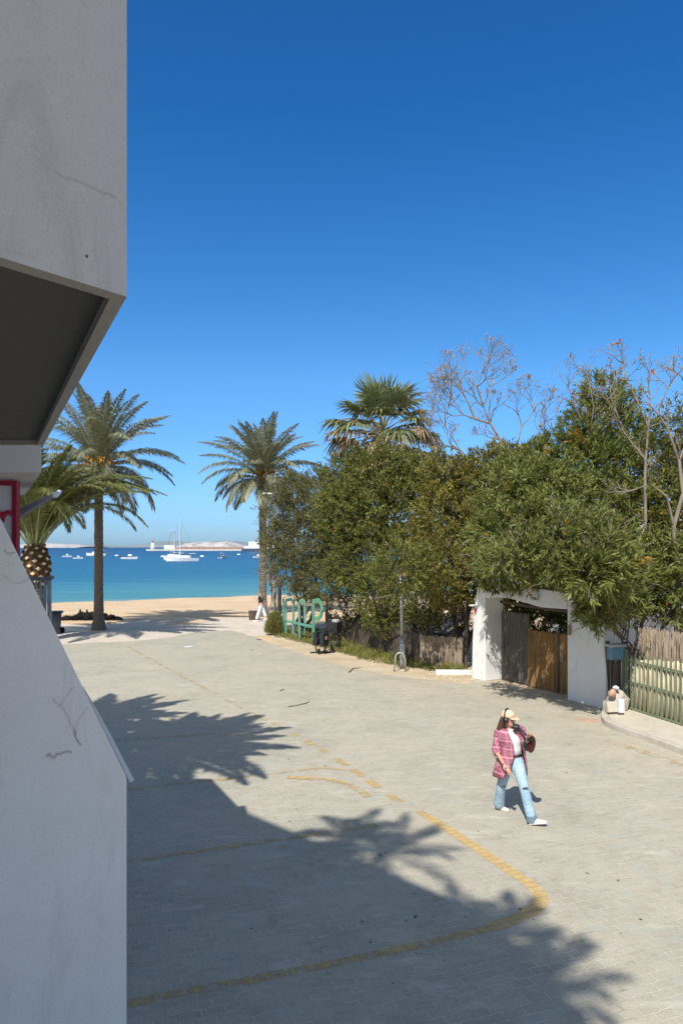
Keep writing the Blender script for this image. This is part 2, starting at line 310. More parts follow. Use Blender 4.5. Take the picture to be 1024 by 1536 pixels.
# ---------------------------------------------------------------- objects
origin = {}
class MB:
    def __init__(s): s.v = []; s.f = []; s.m = []; s.L = []
    def add(s, vs, fs, mi=0):
        k = len(s.v); s.v += [tuple(v) for v in vs]
        for f in fs: s.f.append([i+k for i in f]); s.m.append(mi)
    def box(s, c, d, rz=0.0, mi=0, R=None, taper=1.0):
        R = R or Matrix.Rotation(rz, 3, 'Z'); c = Vector(c); vs = []
        for z in (-1, 1):
            t = taper if z > 0 else 1.0
            for x, y in ((-1, -1), (1, -1), (1, 1), (-1, 1)):
                vs.append(c + R @ Vector((x*d[0]/2*t, y*d[1]/2*t, z*d[2]/2)))
        s.add(vs, [(3,2,1,0), (4,5,6,7), (0,1,5,4), (1,2,6,5), (2,3,7,6), (3,0,4,7)], mi); return s
    def prism(s, poly, z0, z1, mi=0):
        n = len(poly); vs = [(p[0], p[1], z0) for p in poly] + [(p[0], p[1], z1) for p in poly]
        fs = [tuple(range(n))[::-1], tuple(range(n, 2*n))] + [(i, (i+1) % n, n+(i+1) % n, n+i) for i in range(n)]
        s.add(vs, fs, mi); return s
    def sheet(s, poly, z, mi=0):
        s.add([(p[0], p[1], z) for p in poly], [tuple(range(len(poly)))], mi); return s
    def slab(s, a, b, h0, h1, t, mi=0):       # vertical panel between ground points a and b
        a = Vector((a[0], a[1])); b = Vector((b[0], b[1])); d = (b-a).normalized(); n = Vector((-d.y, d.x))*t/2
        return s.prism([a-n, b-n, b+n, a+n], h0, h1, mi)
    def tube(s, pts, rads, n=7, mi=0, cap=True):
        pts = [Vector(p) for p in pts]
        if not hasattr(rads, '__len__'): rads = [rads]*len(pts)
        vs = []; fs = []; up = None
        for i, p in enumerate(pts):
            t = (pts[min(i+1, len(pts)-1)] - pts[max(i-1, 0)]).normalized()
            if up is None: up = Vector((0, 0, 1)) if abs(t.z) < 0.9 else Vector((0, 1, 0))
            a = t.cross(up)
            if a.length < 1e-4: a = t.orthogonal()
            a.normalize(); b = t.cross(a); up = -b if False else up
            for k in range(n):
                w = 2*PI*k/n; vs.append(p + (a*math.cos(w) + b*math.sin(w))*rads[i])
        for i in range(len(pts)-1):
            for k in range(n):
                fs.append((i*n+k, i*n+(k+1) % n, (i+1)*n+(k+1) % n, (i+1)*n+k))
        if cap: fs.append(tuple(range(n))[::-1]); fs.append(tuple(range((len(pts)-1)*n, len(pts)*n)))
        s.add(vs, fs, mi); return s
    def rings(s, rings, mi=0, cap=True, closed=True):
        n = len(rings[0]); vs = [p for r in rings for p in r]; fs = []
        for i in range(len(rings)-1):
            for k in range(n if closed else n-1):
                fs.append((i*n+k, i*n+(k+1) % n, (i+1)*n+(k+1) % n, (i+1)*n+k))
        if cap: fs.append(tuple(range(n))[::-1]); fs.append(tuple(range((len(rings)-1)*n, len(rings)*n)))
        s.add(vs, fs, mi); return s
    def ell(s, c, r, mi=0, nu=12, nv=8, R=None, jit=0.0):
        c = Vector(c); rs = []
        for i in range(nv+1):
            a = -PI/2 + PI*(0.02+0.96*i/nv)
            ring = []
            for k in range(nu):
                w = 2*PI*k/nu; j = 1+rnd.uniform(-jit, jit)
                q = Vector((r[0]*math.cos(a)*math.cos(w)*j, r[1]*math.cos(a)*math.sin(w)*j, r[2]*math.sin(a)*j))
                ring.append(c + (R @ q if R else q))
            rs.append(ring)
        return s.rings(rs, mi)
    def leaves(s, base, dr, nrm, ln, wd, tint, droop=0.0, mi=0):
        s.L.append((base, dr, nrm, ln, wd, tint, droop, mi)); return s
    def build(s, name, mats, parent=None, smooth=False, org=None, bevel=0.0, solid=0.0):
        if not isinstance(mats, (list, tuple)): mats = [mats]
        o0 = origin[parent.name] if parent else Vector(org or (0, 0, 0))
        V = [np.array(s.v, dtype=np.float64).reshape(-1, 3)]; nv = len(s.v)
        lt = [len(f) for f in s.f]; li = [i for f in s.f for i in f]; mi = list(s.m); ti = [0.5]*len(s.f)
        LI = [np.array(li, dtype=np.int64)]; LT = [np.array(lt, dtype=np.int64)]; MI = [np.array(mi, dtype=np.int64)]; TI = [np.array(ti)]
        for (b, d, n, ln, wd, t, droop, m_) in s.L:
            N = len(b); d = d/np.maximum(np.linalg.norm(d, axis=1, keepdims=True), 1e-6)
            sd = np.cross(d, n); sd /= np.maximum(np.linalg.norm(sd, axis=1, keepdims=True), 1e-6)
            up = np.cross(sd, d)
            ln = ln[:, None]; wd = wd[:, None]
            mid = b + d*ln*0.42
            tip = b + d*ln; tip[:, 2] -= (droop*ln[:, 0])
            q = np.stack([b, mid+sd*wd/2+up*wd*0.12, tip, mid-sd*wd/2+up*wd*0.12], axis=1).reshape(-1, 3)
            V.append(q); LI.append(np.arange(4*N)+nv); nv += 4*N
            LT.append(np.full(N, 4)); MI.append(np.full(N, m_)); TI.append(t)
        V = np.concatenate(V) - np.array(o0); LI = np.concatenate(LI); LT = np.concatenate(LT); MI = np.concatenate(MI); TI = np.concatenate(TI)
        me = bpy.data.meshes.new(name)
        me.vertices.add(len(V)); me.vertices.foreach_set('co', V.astype(np.float32).ravel())
        me.loops.add(len(LI)); me.loops.foreach_set('vertex_index', LI.astype(np.int32))
        me.polygons.add(len(LT)); st = np.concatenate([[0], np.cumsum(LT)[:-1]]).astype(np.int32)
        me.polygons.foreach_set('loop_start', st)
        for m_ in mats: me.materials.append(m_)
        me.polygons.foreach_set('material_index', MI.astype(np.int32))
        me.polygons.foreach_set('use_smooth', np.full(len(LT), smooth))
        at = me.attributes.new('tint', 'FLOAT', 'FACE'); at.data.foreach_set('value', TI.astype(np.float32))
        me.update(calc_edges=True); me.validate()
        o = bpy.data.objects.new(name, me); C.objects.link(o)
        if parent: o.parent = parent; origin[o.name] = o0
        else: o.location = o0; origin[o.name] = Vector(o0)
        if bevel:
            b = o.modifiers.new('bevel', 'BEVEL'); b.width = bevel; b.segments = 2; b.limit_method = 'ANGLE'
        if solid:
            b = o.modifiers.new('solid', 'SOLIDIFY'); b.thickness = solid; b.offset = 0
        return o
def tag(o, label, cat, group=None):
    o['label'] = label; o['category'] = cat
    if group: o['group'] = group
    return o
def thing(name, loc, label, cat, group=None):
    o = bpy.data.objects.new(name, None); C.objects.link(o); o.location = loc
    o.empty_display_size = 0.3
    origin[o.name] = Vector(loc); return tag(o, label, cat, group)
def struct(o, kind='structure'): o['kind'] = kind; return o

def skin(nodes, edges, mb, mi=0, sub=2, root=0):
    me = bpy.data.meshes.new('tmp'); me.from_pydata([tuple(n[0]) for n in nodes], edges, [])
    o = bpy.data.objects.new('tmp', me); C.objects.link(o)
    sm = o.modifiers.new('s', 'SKIN'); sm.use_smooth_shade = True
    for i, n in enumerate(nodes):
        r = n[1]; r = r if hasattr(r, '__len__') else (r, r)
        sv = me.skin_vertices[0].data[i]; sv.radius = r; sv.use_root = (i == root)
    ss = o.modifiers.new('u', 'SUBSURF'); ss.levels = sub; ss.render_levels = sub
    dg = bpy.context.evaluated_depsgraph_get(); dg.update()
    ev = o.evaluated_get(dg); em = ev.to_mesh()
    mb.add([v.co.copy() for v in em.vertices], [tuple(p.vertices) for p in em.polygons], mi)
    ev.to_mesh_clear(); bpy.data.objects.remove(o); bpy.data.meshes.remove(me)

# ---------------------------------------------------------------- setting
WZ = -0.5
def shoreY(X): return 68.5 - 0.6*max(0.0, -7-X) if X > -40 else 48.7
def gz(X, Y):
    ys = shoreY(X); y0 = 46.0 if ys > 52 else ys-6
    if Y < y0: return 0.0
    if Y < ys: return WZ*(Y-y0)/(ys-y0)
    return max(-4.0, WZ-0.06*(Y-ys))
xs = [-9000, -2500, -600, -200, -100, -60, -45] + [-40+2*i for i in range(41)] + [50, 70, 120, 300, 900, 3000, 9000]
ys = [-400, -100, -30, -10, 0, 10, 20, 30, 36] + [40+1.5*i for i in range(40)] + [105, 130, 200, 500, 1500, 5000, 20000]
mb = MB(); vs = []
for Y in ys:
    for X in xs:
        z = gz(X, Y)
        if 38 < Y < 72 and -40 < X < 40: z += 0.035*math.sin(X*1.3+Y*0.7)*math.sin(Y*1.9-X*0.4) + 0.02*math.sin(X*2.9+Y*3.1)
        vs.append((X, Y, z))
nx = len(xs); fs = [(j*nx+i, j*nx+i+1, (j+1)*nx+i+1, (j+1)*nx+i) for j in range(len(ys)-1) for i in range(nx-1)]
mb.add(vs, fs); struct(mb.build('beach_ground', M['sand'], smooth=True, org=(0, 0, 0)))
mb = MB().sheet([(-9000, 40), (9000, 40), (9000, 20000), (-9000, 20000)], WZ)
struct(mb.build('sea', M['sea'], org=(0, 0, 0)))
pv = [P(-400, 972), P(95, 967), P(190, 963), P(255, 957), P(290, 949), P(345, 946), P(385, 957), P(420, 971), P(465, 985), P(520, 1001), P(590, 1015), P(640, 1021), P(700, 1024)]
pv = [(p.x, p.y) for p in pv] + [(4.3, 22.2), (6.7, 18.0), (7.6, 15.5), (9.0, 13.0), (14, 6), (20, -12), (-20, -12), (-30, 10)]
def raised(poly, z, name, m, jag=0.0):
    out = []
    for i, a in enumerate(poly):
        b = poly[(i+1) % len(poly)]; n = max(1, int(math.dist(a[:2], b[:2])/0.35)) if jag and math.dist(a[:2], b[:2]) < 14 else 1
        for k in range(n):
            t = k/n; out.append((a[0]+(b[0]-a[0])*t+rnd.uniform(-jag, jag), a[1]+(b[1]-a[1])*t+rnd.uniform(-jag, jag)*2))
    return struct(MB().sheet(out, z).build(name, m, org=(0, 0, 0)))
so = [P(380, 956), P(395, 940), P(470, 935), P(720, 960), P(760, 1000)]
soil = [(-3.4, 36.5), (-3.0, 39), (2, 38), (12, 34), (22, 30), (24, 12), (9.4, 12.5), (7.4, 15.6), (6.4, 18.1), (4.1, 22.3)] + [(p.x-0.25, p.y-0.5) for p in [P(700, 1024), P(640, 1021), P(590, 1015), P(520, 1001), P(465, 985), P(420, 971)]]
raised([(-34, 29), (-34, 38.6), (-13, 38.9), (-9.5, 40.2), (-6.0, 41.2), (-3.6, 41.5), (-3.3, 33), (-9, 30)], 0.010, 'promenade', M['prom'], 0.10)
raised(soil, 0.006, 'garden_soil', M['soil'], 0.08)
raised(pv, 0.016, 'paving', M['pave'], 0.05)
vg = [(-3.5, 35.3), (-1.5, 34.6), (0.2, 32.5), (4.0, 24.0), (3.95, 22.9), (2.5, 24.2), (1.2, 25.4), (-0.4, 28.4), (-1.5, 30.6), (-3.0, 33.0)]
raised(vg, 0.022, 'verge_ground', M['verge'], 0.12)

# sidewalk with a rounded kerb on the right
kp = [P(905, 1070), P(901, 1080), P(907, 1090), P(930, 1101), P(965, 1113), P(1024, 1135), P(1150, 1185), P(1400, 1290)]
kp = [Vector((p.x, p.y)) for p in kp]
def offset(path, d):
    out = []
    for i, p in enumerate(path):
        t = (path[min(i+1, len(path)-1)]-path[max(i-1, 0)]).normalized(); out.append(p + Vector((-t.y, t.x))*d)
    return out
def smooth_path(path, n=4):
    out = []
    for i in range(len(path)-1):
        p0, p1, p2, p3 = path[max(i-1, 0)], path[i], path[i+1], path[min(i+2, len(path)-1)]
        for k in range(n):
            t = k/n; out.append(0.5*((2*p1)+(p2-p0)*t+(2*p0-5*p1+4*p2-p3)*t*t+(3*p1-p0-3*p2+p3)*t**3))
    return out+[path[-1]]
ks = smooth_path(kp, 5); ki = offset(ks, 0.16)
struct(MB().prism([tuple(p) for p in ks]+[tuple(p) for p in ki[::-1]], -0.05, 0.15).build('kerb', M['kerb'], org=(0, 0, 0), bevel=0.02))
side = [tuple(p) for p in offset(ks, 0.162)] + [(16, 9), (16, 15.0), (9, 15.6), (7.55, 16.2), (6.95, 17.75), (6.45, 18.15)]
struct(MB().prism(side, -0.05, 0.142).build('sidewalk', M['walk'], org=(0, 0, 0)))

# yellow bay markings
SZ = [0.018]
def strip(pts, w, wear=0.5, dash=None):
    SZ[0] += 0.0012; z_ = SZ[0]
    mb = MB(); pts = [Vector((p.x, p.y)) for p in pts]; pts = smooth_path(pts, 5)
    a = offset(pts, w/2); b = offset(pts, -w/2); acc = 0
    for i in range(len(pts)-1):
        acc += (pts[i+1]-pts[i]).length
        if dash and (acc % dash[0]) > dash[1]: continue
        mb.add([(a[i].x, a[i].y, z_), (b[i].x, b[i].y, z_), (b[i+1].x, b[i+1].y, z_), (a[i+1].x, a[i+1].y, z_)], [(0, 1, 2, 3)])
    o = struct(mb.build('road_marking', M['paint'], org=(0, 0, 0)))
    o.data.attributes['tint'].data.foreach_set('value', [wear]*len(o.data.polygons)); return o
strip([P(120, 1530), P(190, 1510), P(350, 1478), P(500, 1448), P(640, 1418), P(740, 1393)], 0.13, 0.50)
strip([P(735, 1395), P(770, 1382), P(800, 1367), P(812, 1352), P(800, 1333), P(770, 1312), P(730, 1285), P(690, 1258), P(640, 1226)], 0.17, 0.86)
strip([P(640, 1226), P(600, 1205), P(560, 1178), P(520, 1150), P(480, 1125), P(430, 1097)], 0.15, 0.52, (0.75, 0.36))
strip([P(430, 1097), P(360, 1062), P(300, 1030), P(240, 998), P(190, 970)], 0.13, 0.34)
strip([P(150, 1300), P(300, 1279), P(450, 1257), P(565, 1240)], 0.11, 0.44)
strip([P(150, 1190), P(250, 1180), P(400, 1164), P(480, 1154), P(530, 1160)], 0.10, 0.40)
strip([P(430, 1168), P(490, 1172), P(530, 1183), P(552, 1198)], 0.16, 0.52)
strip([P(130, 1117), P(200, 1111), P(300, 1104), P(380, 1104)], 0.12, 0.40)
strip([P(120, 1058), P(220, 1050), P(300, 1050)], 0.12, 0.36)
strip([P(100, 1012), P(200, 1008), P(270, 1006)], 0.12, 0.34)
strip([P(905, 1112), P(960, 1128), P(1024, 1150), P(1100, 1180)], 0.22, 0.34)

# far shores
def ridge(name, m, pts, depth, label=None):
    # pts: (px, py_top) at distance D; real hill with a rounded cross-section
    D, prof = pts; mb = MB(); rows = []
    prof2 = []
    for i in range(len(prof)-1):
        for k in range(6):
            t = k/6; prof2.append((prof[i][0]+(prof[i+1][0]-prof[i][0])*t, prof[i][1]+(prof[i+1][1]-prof[i][1])*t))
    prof2.append(prof[-1])
    for j in range(7):
        a = j/6; h = math.sin(PI*a)**0.8; row = []
        for (px, py) in prof2:
            w = W(px, py, D); z = max(w.z, 0.4)
            row.append((w.x, D+(a-0.5)*depth, WZ-1+(z-WZ+1)*h*(1+rnd.uniform(-0.07, 0.07))))
        rows.append(row)
    mb.rings(rows, cap=False, closed=False)
    return struct(mb.build(name, m, org=(0, 0, 0)))
ridge('hills', M['hillp'], (3200, [(20, 819), (50, 815.5), (80, 815), (95, 816.2), (112, 816.6), (130, 818.5), (140, 820)]), 500)
ridge('hills', M['hillg'], (4200, [(95, 819.5), (120, 816.5), (150, 817.5), (175, 818.5), (205, 817.5), (228, 816), (240, 813), (255, 811), (275, 813), (300, 815), (330, 812), (345, 811), (370, 814), (400, 818), (440, 819)]), 900)
ridge('hills', M['hillp'], (2200, [(270, 819), (282, 815), (295, 813), (312, 812.5), (325, 814), (333, 812.5), (345, 811.5), (358, 816), (372, 819), (390, 820)]), 300)
# breakwater with lighthouse
t = thing('breakwater', (W(300, 822, 800).x, 800, WZ), 'long low stone breakwater across the bay with a white building on it', 'breakwater')
a = W(222, 824, 800); b = W(520, 824, 800)
mb = MB(); 
mb.prism([(a.x, 792), (b.x, 792), (b.x, 812), (a.x+6, 812)], WZ-1, 1.3); mb.build('quay', M['pier'], t)
a2 = W(246, 820, 800)
MB().prism([(a2.x, 800), (W(262, 0, 800).x, 800), (W(262, 0, 800).x, 806), (a2.x, 806)], 1.3, 5.4).build('building', M['boat'], t)
mb = MB(); mb.prism([(a2.x+14, 803), (b.x, 803), (b.x, 808), (a2.x+14, 808)], 1.3, 3.6)
for k in range(26):
    x = a2.x+16+k*7+rnd.uniform(-2, 2); mb.box((x, 798, 2.0), (rnd.uniform(2, 5), 3, 1.6))
mb.build('harbour_wall', M['rust'], t)
c = W(229, 820, 800)
t = thing('lighthouse', (c.x, 800, 1.3), 'small pale lighthouse at the tip of the breakwater', 'lighthouse')
MB().tube([(c.x, 800, 1.3), (c.x, 800, 8.0)], [2.6, 1.5], 12).build('tower', M['boat'], t, True)
MB().tube([(c.x, 800, 8.0), (c.x, 800, 10.2), (c.x, 800, 12)], [1.3, 1.2, 0.2], 10).build('lantern', M['rust'], t)
a = W(371, 0, 620); b = W(430, 0, 620)
t = thing('ferry', ((a.x+b.x)/2, 620, WZ), 'big white ferry moored at the quay behind the right date palm', 'ship')
MB().prism([(a.x-5, 620), (a.x+4, 614), (b.x, 614), (b.x, 626), (a.x+4, 626)], WZ-0.5, 2.5).build('hull', M['boatd'], t)
MB().prism([(a.x-3, 620), (a.x+4, 615), (b.x, 615), (b.x, 625), (a.x+4, 625)], 2.5, 4.2).prism([(a.x+1, 620), (a.x+5, 616.5), (b.x, 616.5), (b.x, 623.5), (a.x+5, 623.5)], 4.2, 8.2).build('superstructure', M['boat'], t)
for k in range(12): MB().box((a.x+9+k*2.4, 616.4, 6.4), (1.5, 0.2, 1.2)).build('window', M['dark'], t)

# boats
def hull(mb, L, Wd, H, mi=0, rz=0.0, c=(0, 0, 0)):
    rs = []; R = Matrix.Rotation(rz, 3, 'Z'); c = Vector(c)
    for i in range(9):
        t = i/8; w = Wd/2*math.sin(min(1, (1-t)*1.6+0.02)*PI/2)**0.8; x = -L/2+L*t; sh = H*(1+0.35*t*t)
        rs.append([c+R@Vector(q) for q in ((x, -w, sh), (x*0.96, -w*0.75, -0.15), (x*0.96, 0, -0.35), (x*0.96, w*0.75, -0.15), (x, w, sh), (x, 0, sh*0.96))])
    mb.rings(rs, mi)
def sailboat(px, py, L, mh, rz, label, group=None, sails=True):
    Y = (CH-WZ)*F/(py-HY); X = (px-HX)/F*Y
    t = thing('sailing_boat', (X, Y, WZ), label, 'sailboat', group)
    R = Matrix.Rotation(rz, 3, 'Z'); B = Vector((X, Y, WZ))
    mb = MB(); hull(mb, L, L*0.3, L*0.09, 0, rz, B); mb.build('hull', M['boat'], t)
    mb = MB(); mb.box(B+R@Vector((-L*0.02, 0, L*0.135)), (L*0.42, L*0.17, L*0.07), rz, taper=0.85); mb.build('cabin', M['boat'], t)
    mb = MB(); mb.box(B+R@Vector((-L*0.30, 0, L*0.23)), (L*0.2, L*0.2, 0.12), rz)
    for s in (-1, 1): mb.tube([B+R@Vector((-L*0.25, s*L*0.08, L*0.1)), B+R@Vector((-L*0.25, s*L*0.08, L*0.23))], 0.05, 5)
    mb.build('awning', M['boat'], t)
    MB().tube([B+R@Vector((L*0.06, 0, 0.5)), B+R@Vector((L*0.06, 0, mh))], [0.14, 0.09], 6).build('mast', M['mast'], t)
    MB().tube([B+R@Vector((L*0.06, 0, L*0.22)), B+R@Vector((-L*0.34, 0, L*0.2))], [0.18, 0.13], 6).build('boom', M['boatd'], t)
    mb = MB()
    for q in ((L*0.48, 0, L*0.11), (-L*0.48, 0, L*0.1), (0, L*0.14, L*0.1), (0, -L*0.14, L*0.1)):
        mb.tube([B+R@Vector(q), B+R@Vector((L*0.06, 0, mh*0.97))], 0.025, 4)
    mb.build('rigging', M['dgalv'], t)
    return t
sailboat(273, 841.5, 10.2, 13.4, PI+0.3, 'white sailing yacht with the tallest bare mast, in the bay between the two date palms')
sailboat(263, 839.5, 10, 10.8, PI-0.4, 'smaller sailing boat with navy cover, tucked against the left side of the tall-masted white yacht')
sailboat(258, 838.2, 10, 11.0, 2.4, 'hindmost sailing boat of the cluster, mast thin and grey left of the tall-masted yacht')
sailboat(145, 833.5, 11.5, 13.0, PI-0.2, 'long white sailing yacht half hidden behind the trunk of the left date palm')
def motorboat(px, py, L, label, kind=0, rz=0.0, group=None):
    Y = (CH-WZ)*F/(py-HY); X = (px-HX)/F*Y; B = Vector((X, Y, WZ)); R = Matrix.Rotation(rz, 3, 'Z')
    t = thing('motorboat', B, label, 'boat', group)
    mb = MB(); hull(mb, L, L*0.36, L*0.11, 0, rz, B); mb.build('hull', M['boat'], t)
    mb = MB(); mb.box(B+R@Vector((0, 0, L*0.15)), (L*0.45, L*0.28, L*0.05), rz); mb.build('cockpit', M['dark'], t)
    mb = MB(); mb.box(B+R@Vector((L*0.05, 0, L*0.22)), (L*0.24, L*0.24, L*0.13), rz, taper=0.8); mb.build('cabin', M['boat'], t)
    mb = MB(); mb.box(B+R@Vector((-L*0.52, 0, L*0.1)), (L*0.06, L*0.08, L*0.18), rz); mb.build('outboard_motor', M['black'], t)
    if kind:
        mb = MB(); mb.box(B+R@Vector((-0.05*L, 0, L*0.44)), (L*0.5, L*0.32, 0.07), rz)
        for x in (-1, 1):
            for y in (-1, 1): mb.tube([B+R@Vector((x*L*0.2, y*L*0.13, L*0.1)), B+R@Vector((x*L*0.2, y*L*0.13, L*0.44))], 0.03, 5)
        mb.build('sun_roof', M['boat'], t)
G = 'small motorboats moored in the bay'
motorboat(100, 835.5, 4.2, 'small white motorboat moored farthest left in the bay, left of the tall palm trunk', 0, 0.2, G)
motorboat(117, 838, 3.6, 'small white motorboat just left of the tall palm trunk, nearer the beach than its neighbour', 0, 0.1, G)
motorboat(194, 838.5, 6, 'long low motorboat with dark hull stripe, right of the tall palm trunk', 0, 0.05, G)
motorboat(335, 837.5, 4.6, 'white motorboat with a flat sun roof, alone between the yachts and the right date palm', 1, 1.1, G)
motorboat(386, 836.5, 4.5, 'tiny white boat right beside the trunk of the right date palm', 0, 0.3, G)
for i, (px, py, lb) in enumerate([(244, 835.5, 'white buoy floating left of the yacht cluster'), (303, 835.2, 'white buoy floating right of the yacht cluster'), (358, 832.3, 'white buoy farthest right, under the ferry bow'), (175, 834, 'white buoy floating just right of the left palm trunk')]):
    Y = (CH-WZ)*F/(py-HY); X = (px-HX)/F*Y
    o = MB().ell((X, Y, WZ+0.15), (1.0, 0.6, 0.45), nu=10, nv=6).build('buoy', M['boat'], None, True, org=(X, Y, WZ)); tag(o, lb, 'buoy', 'buoys in the bay')

# ---------------------------------------------------------------- buildings on the left
def crackstrip(name, parent, pts, w, m, plane_n):
    mb = MB(); n = Vector(plane_n).normalized()*0.004
    fine = []
    for i in range(len(pts)-1):
        for k in range(5):
            q = Vector(pts[i]).lerp(Vector(pts[i+1]), k/5); fine.append(q)
    fine.append(Vector(pts[-1])); z = n.normalized()
    for i in range(1, len(fine)-1):
        s_ = (fine[i+1]-fine[i-1]).cross(z).normalized(); fine[i] = fine[i] + s_*rnd.uniform(-1, 1)*w*1.6
    for i in range(len(fine)-1):
        a, b = fine[i]+n, fine[i+1]+n; s_ = (b-a).cross(z).normalized()*w*rnd.uniform(0.3, 0.6)
        mb.add([a-s_, b-s_, b+s_, a+s_], [(0, 1, 2, 3)])
    return mb.build(name, m, parent)
# the building the photo was taken from
t = thing('apartment_building', (-6, 4, 0), 'tall flat-roofed apartment block whose shade falls over the left half of the plaza', 'building')
body = [(-6.0, 4.0), (-1.5, -0.6), (-0.45, -4.2), (-4.5, -15), (-20, -6), (-19, 6)]
MB().prism(body, 0, 10).build('wall', M['wall'], t)
MB().prism([(-6.02, 3.96), (-1.52, -0.64), (-0.5, -4.2), (-4.6, -14.8), (-19.8, -6), (-18.8, 5.8)], 10.0, 10.25).build('roof', M['edge'], t)
fd = Vector((4.5, -4.6)).normalized(); fn = Vector((-fd.y, fd.x))*-1
if fn.x < 0: fn = -fn
for z0 in (1.0, 3.4, 6.6):
    for s_ in (0.8, 3.2):
        c0 = Vector((-6, 4)) + fd*s_; mb = MB()
        mb.slab(c0+fn*0.02, c0+fd*1.3+fn*0.02, z0, z0+1.4, 0.08)
        w_ = mb.build('window', M['board'], t)
        MB().slab(c0+fd*0.08+fn*0.065, c0+fd*1.22+fn*0.065, z0+0.08, z0+1.32, 0.03).build('pane', M['dark'], w_)
# projecting balcony, top left of the photo
bt = thing('balcony', (-2.4, -0.3, 4.68), 'projecting upper balcony with grey rendered front and dark recessed underside, top left', 'balcony')
A = Vector((-0.58, 2.0)); Bq = Vector((-1.985, 4.93)); Cq = Vector((-6.0, 4.93)); D = Vector((-1.98, 0.23)); E = Vector((-6.0, 3.8))
zb = 4.676; outer = [A, Bq, Cq, E, D]
def inset(poly, d):
    out = []; n = len(poly)
    cen = sum(poly, Vector((0, 0)))/n
    for i in range(n):
        p0, p1, p2 = poly[i-1], poly[i], poly[(i+1) % n]
        e1 = (p1-p0).normalized(); e2 = (p2-p1).normalized()
        n1 = Vector((-e1.y, e1.x)); n2 = Vector((-e2.y, e2.x))
        if n1.dot(cen-p1) < 0: n1 = -n1
        if n2.dot(cen-p1) < 0: n2 = -n2
        bb = (n1+n2).normalized(); out.append(p1 + bb*d/max(0.3, bb.dot(n1)))
    return out
inn = inset(outer, 0.042)
mb = MB(); n = 5
def wallring(mb, o_, i_, z0, z1, mi_out=0, mi_bot=1, nsub=14):
    n = len(o_)
    for k in range(n):
        a, b, c, d = o_[k], o_[(k+1) % n], i_[(k+1) % n], i_[k]
        mb.add([(a.x, a.y, z0), (b.x, b.y, z0), (b.x, b.y, z1), (a.x, a.y, z1)], [(0, 1, 2, 3)], mi_out)
        mb.add([(d.x, d.y, z0), (c.x, c.y, z0), (c.x, c.y, z1), (d.x, d.y, z1)], [(3, 2, 1, 0)], mi_bot)
        mb.add([(a.x, a.y, z1), (b.x, b.y, z1), (c.x, c.y, z1), (d.x, d.y, z1)], [(0, 1, 2, 3)], mi_out)
        if k in (0, 4):      # chipped lower edge
            prev = None
            for j in range(nsub*3+1):
                u = j/(nsub*3); oa = a.lerp(b, u); ia = d.lerp(c, u)
                q = (oa, ia, z0-0.0015*rnd.random())
                if prev: mb.add([(prev[0].x, prev[0].y, z0), (q[0].x, q[0].y, z0), (q[1].x, q[1].y, z0-0.004), (prev[1].x, prev[1].y, z0-0.004)], [(3, 2, 1, 0)], mi_bot)
                prev = q
        else: mb.add([(a.x, a.y, z0), (b.x, b.y, z0), (c.x, c.y, z0), (d.x, d.y, z0)], [(3, 2, 1, 0)], mi_bot)
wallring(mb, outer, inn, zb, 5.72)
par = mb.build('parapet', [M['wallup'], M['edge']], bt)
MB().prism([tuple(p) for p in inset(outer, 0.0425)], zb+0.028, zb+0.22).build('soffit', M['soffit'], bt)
fa = (D-A).normalized(); fnn = Vector((-fa.y, fa.x)); fnn = fnn if fnn.dot(-A) > 0 else -fnn
def onfront(px, py):        # pixel to point on the balcony's front face
    d = Vector(((px-HX)/F, 1.0, (HY-py)/F)); n3 = Vector((fnn.x, fnn.y, 0)); k = (Vector((A.x, A.y, 0)).dot(n3))/(d.dot(n3))
    return Vector((0, 0, CH)) + d*k
n3 = (fnn.x, fnn.y, 0)
crackstrip('crack', par, [onfront(*q) for q in ((-20, 208), (20, 213), (55, 235), (85, 258), (95, 267), (118, 272), (150, 287), (174, 296))], 0.0010, M['crackl'], n3)
crackstrip('crack', par, [onfront(*q) for q in ((85, 258), (95, 267), (118, 272), (150, 287), (174, 296))], 0.0013, M['crackm'], n3)
crackstrip('crack', par, [onfront(*q) for q in ((-20, 365), (10, 373), (35, 383), (55, 384))], 0.0015, M['crackl'], n3)
q = onfront(130, 384); MB().ell(q, (0.004, 0.004, 0.004), nu=8, nv=6).build('drill_hole', M['crack'], par)
# sloping stair wall
ct = 0.10
Aw = W(190, 1165, 5.4); Bw = W(0, 777, 5.0)
dirw = (Bw-Aw); Ew = Aw + dirw*1.25; dh = Vector((dirw.x, dirw.y, 0)).normalized()
nw = Vector((-dh.y, dh.x, 0)); nw = nw if nw.y > 0 else -nw        # away from the camera
st = thing('stair_wall', (Aw.x, Aw.y, 0), 'grey rendered stair wall with sloping top and thin coping, bottom left foreground', 'wall')
mb = MB(); NS = 6
fr = [Vector((Aw.x, Aw.y, 0)), Aw, Bw, Ew, Vector((Ew.x, Ew.y, 0))]
th_ = [ct, ct, ct*.35, ct*.35, ct]
bk = [p+nw*t_ for p, t_ in zip(fr, th_)]
mb.add(fr+bk, [(0, 1, 2, 3, 4), (9, 8, 7, 6, 5)]+[(i_, i_+5, (i_+1) % 5+5, (i_+1) % 5) for i_ in range(5)])
wl = mb.build('wall', M['wall'], st, bevel=0.006)
dn = dirw.normalized(); up = nw.cross(dn); up = up if up.z > 0 else -up
ring = lambda p, t_, h_, q_: [p-nw*q_+up*0.001, p+nw*t_+up*0.001, p+nw*t_+up*h_, p-nw*q_+up*h_]
